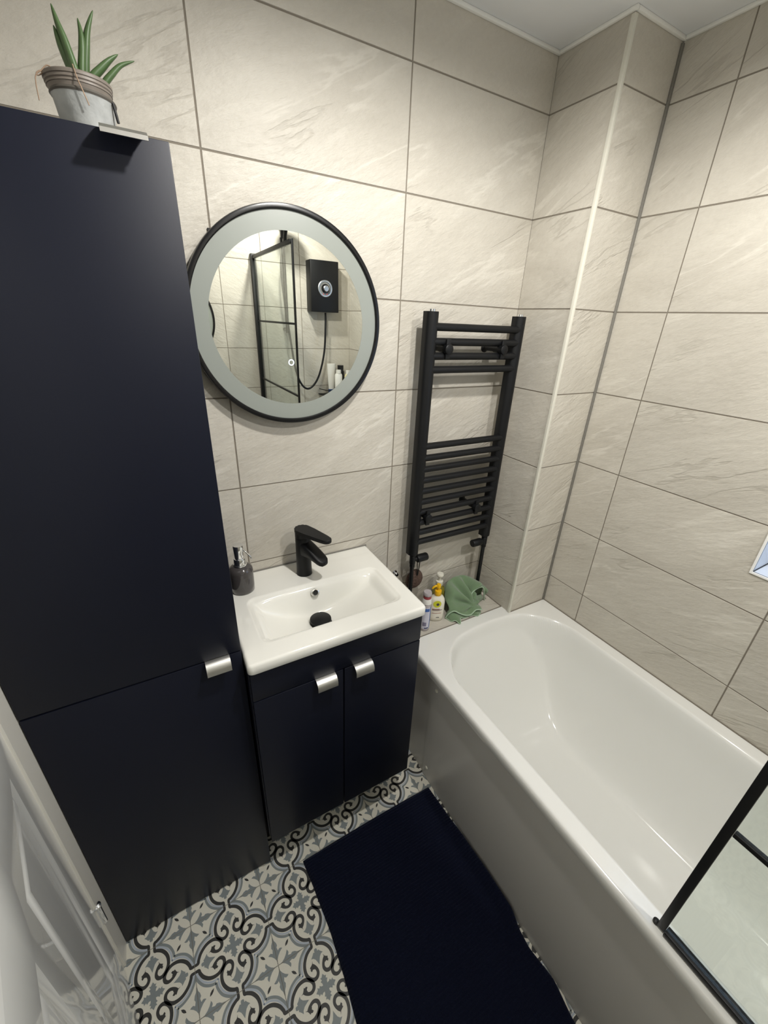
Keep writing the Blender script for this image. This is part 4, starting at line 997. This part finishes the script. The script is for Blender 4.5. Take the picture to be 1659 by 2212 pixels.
lft = [(-0.507, -0.397), (-0.500, -0.487), (-0.494, -0.60), (-0.496, -0.706), (-0.502, -0.80), (-0.508, -1.0), (-0.506, -1.195)]
rgt = [(0.000, -0.393, 0), (0.0055, -0.51, 0.004), (0.0085, -0.60, 0.016), (0.0075, -0.725, 0.034), (0.0065, -0.82, 0.038), (0.0035, -0.87, 0.004), (0.001, -0.905, 0.0), (0.0065, -0.985, 0.014), (-0.003, -1.06, 0.002), (-0.008, -1.13, 0), (-0.004, -1.19, 0)]
def interp(L, y):
    for a, b in zip(L, L[1:]):
        if a[1] >= y >= b[1]:
            tt = sm((a[1]-y)/(a[1]-b[1]))*0.4+0.6*(a[1]-y)/(a[1]-b[1]); return [a[i]+(b[i]-a[i])*tt for i in range(len(a))]
    return L[-1] if y < L[-1][1] else L[0]
def rugp(u, v):
    y = -0.395-0.798*v + 0.004*math.sin(u*3)
    L = interp(lft, y); R_ = interp(rgt, y)
    x = L[0]+(R_[0]-L[0])*u
    up = R_[2]*sm((u-0.86)/0.14)**1.0
    e = min(u*0.5, (1-u)*0.5, v*0.8, (1-v)*0.8)
    th = 0.016*min(1, (e/0.012))**0.5 if e > 0 else 0.0
    wob = 0.0016*math.sin(x*37+y*11)*math.sin(y*29)
    return Vector((x, y, 0.0015+th+up*0.9+(wob if e > 0.02 else 0)))
V = grid(bm, 150, 220, rugp)
rim_ = [V[i][0] for i in range(150)]+[V[149][j] for j in range(1, 220)]+[V[i][219] for i in range(148, -1, -1)]+[V[0][j] for j in range(218, 0, -1)]
lowr = [bm.verts.new((v.co.x, v.co.y, max(0.0012, v.co.z-0.012))) for v in rim_]
for k in range(len(rim_)): bm.faces.new((rim_[k], rim_[(k+1) % len(rim_)], lowr[(k+1) % len(rim_)], lowr[k]))
tag(obj('bath_mat', bm, RUG, smooth=60), 'navy chenille bath mat on the patterned floor against the bath panel', 'bath mat')

# ------------------------------------------------------------------ downlights
def downlight(x, y, power, label, cone=176, blend=0.45, size=0.028):
    r = empty('ceiling_downlight', (x, y, ZC)); tag(r, label, 'ceiling light', 'recessed ceiling downlights')
    bm = bmesh.new(); lathe(bm, [(0.030, -0.0005), (0.042, -0.0005), (0.042, -0.003), (0.038, -0.005), (0.030, -0.003)], 40, cap=False); obj('bezel', bm, M['chrome'], r, smooth=40)
    bm = bmesh.new(); lathe(bm, [(0.0, -0.0012), (0.030, -0.0012)], 32, cap=False); obj('lens', bm, M['lamp'], r)
    L = bpy.data.lights.new('downlight_beam', 'SPOT'); L.energy = power; L.color = (1.0, 0.972, 0.925); L.spot_size = math.radians(cone); L.spot_blend = blend; L.shadow_soft_size = size
    lo_ = bpy.data.objects.new('downlight_beam', L); lo_.location = (0, 0, -0.034); link(lo_, r)
downlight(-0.16, -0.78, 43, 'recessed downlight in the ceiling in front of the basin')
downlight(0.12, -1.45, 31, 'recessed downlight in the ceiling near the shower wall')

# world: dull daylight outside the obscured window
w = bpy.data.worlds.new('evening_sky'); scene.world = w; w.use_nodes = True
bg = w.node_tree.nodes['Background']; bg.inputs['Color'].default_value = (0.66, 0.79, 1.0, 1); bg.inputs['Strength'].default_value = 2.4

# ------------------------------------------------------------------ camera
cd = bpy.data.cameras.new('camera'); cam = bpy.data.objects.new('camera', cd); COL.objects.link(cam)
cam.location = (-0.6896, -1.1365, 1.6353)
cam.rotation_euler = (math.radians(64.952), math.radians(-2.3155), math.radians(-29.276))
cd.sensor_fit = 'VERTICAL'; cd.sensor_height = 24; cd.lens = 881.265*24/2212; cd.clip_start = 0.01
scene.camera = cam

scene.view_settings.view_transform = 'Standard'; scene.view_settings.look = 'None'; scene.view_settings.gamma = 1; scene.view_settings.use_curve_mapping = False
scene.view_settings.exposure = 0.08
try:
    scene.cycles.use_denoising = True; scene.cycles.denoiser = 'OPENIMAGEDENOISE'
    scene.cycles.max_bounces = 10; scene.cycles.diffuse_bounces = 5; scene.cycles.glossy_bounces = 6; scene.cycles.transparent_max_bounces = 12
    scene.cycles.caustics_reflective = False; scene.cycles.caustics_refractive = False
    scene.cycles.sample_clamp_indirect = 6
except Exception: pass
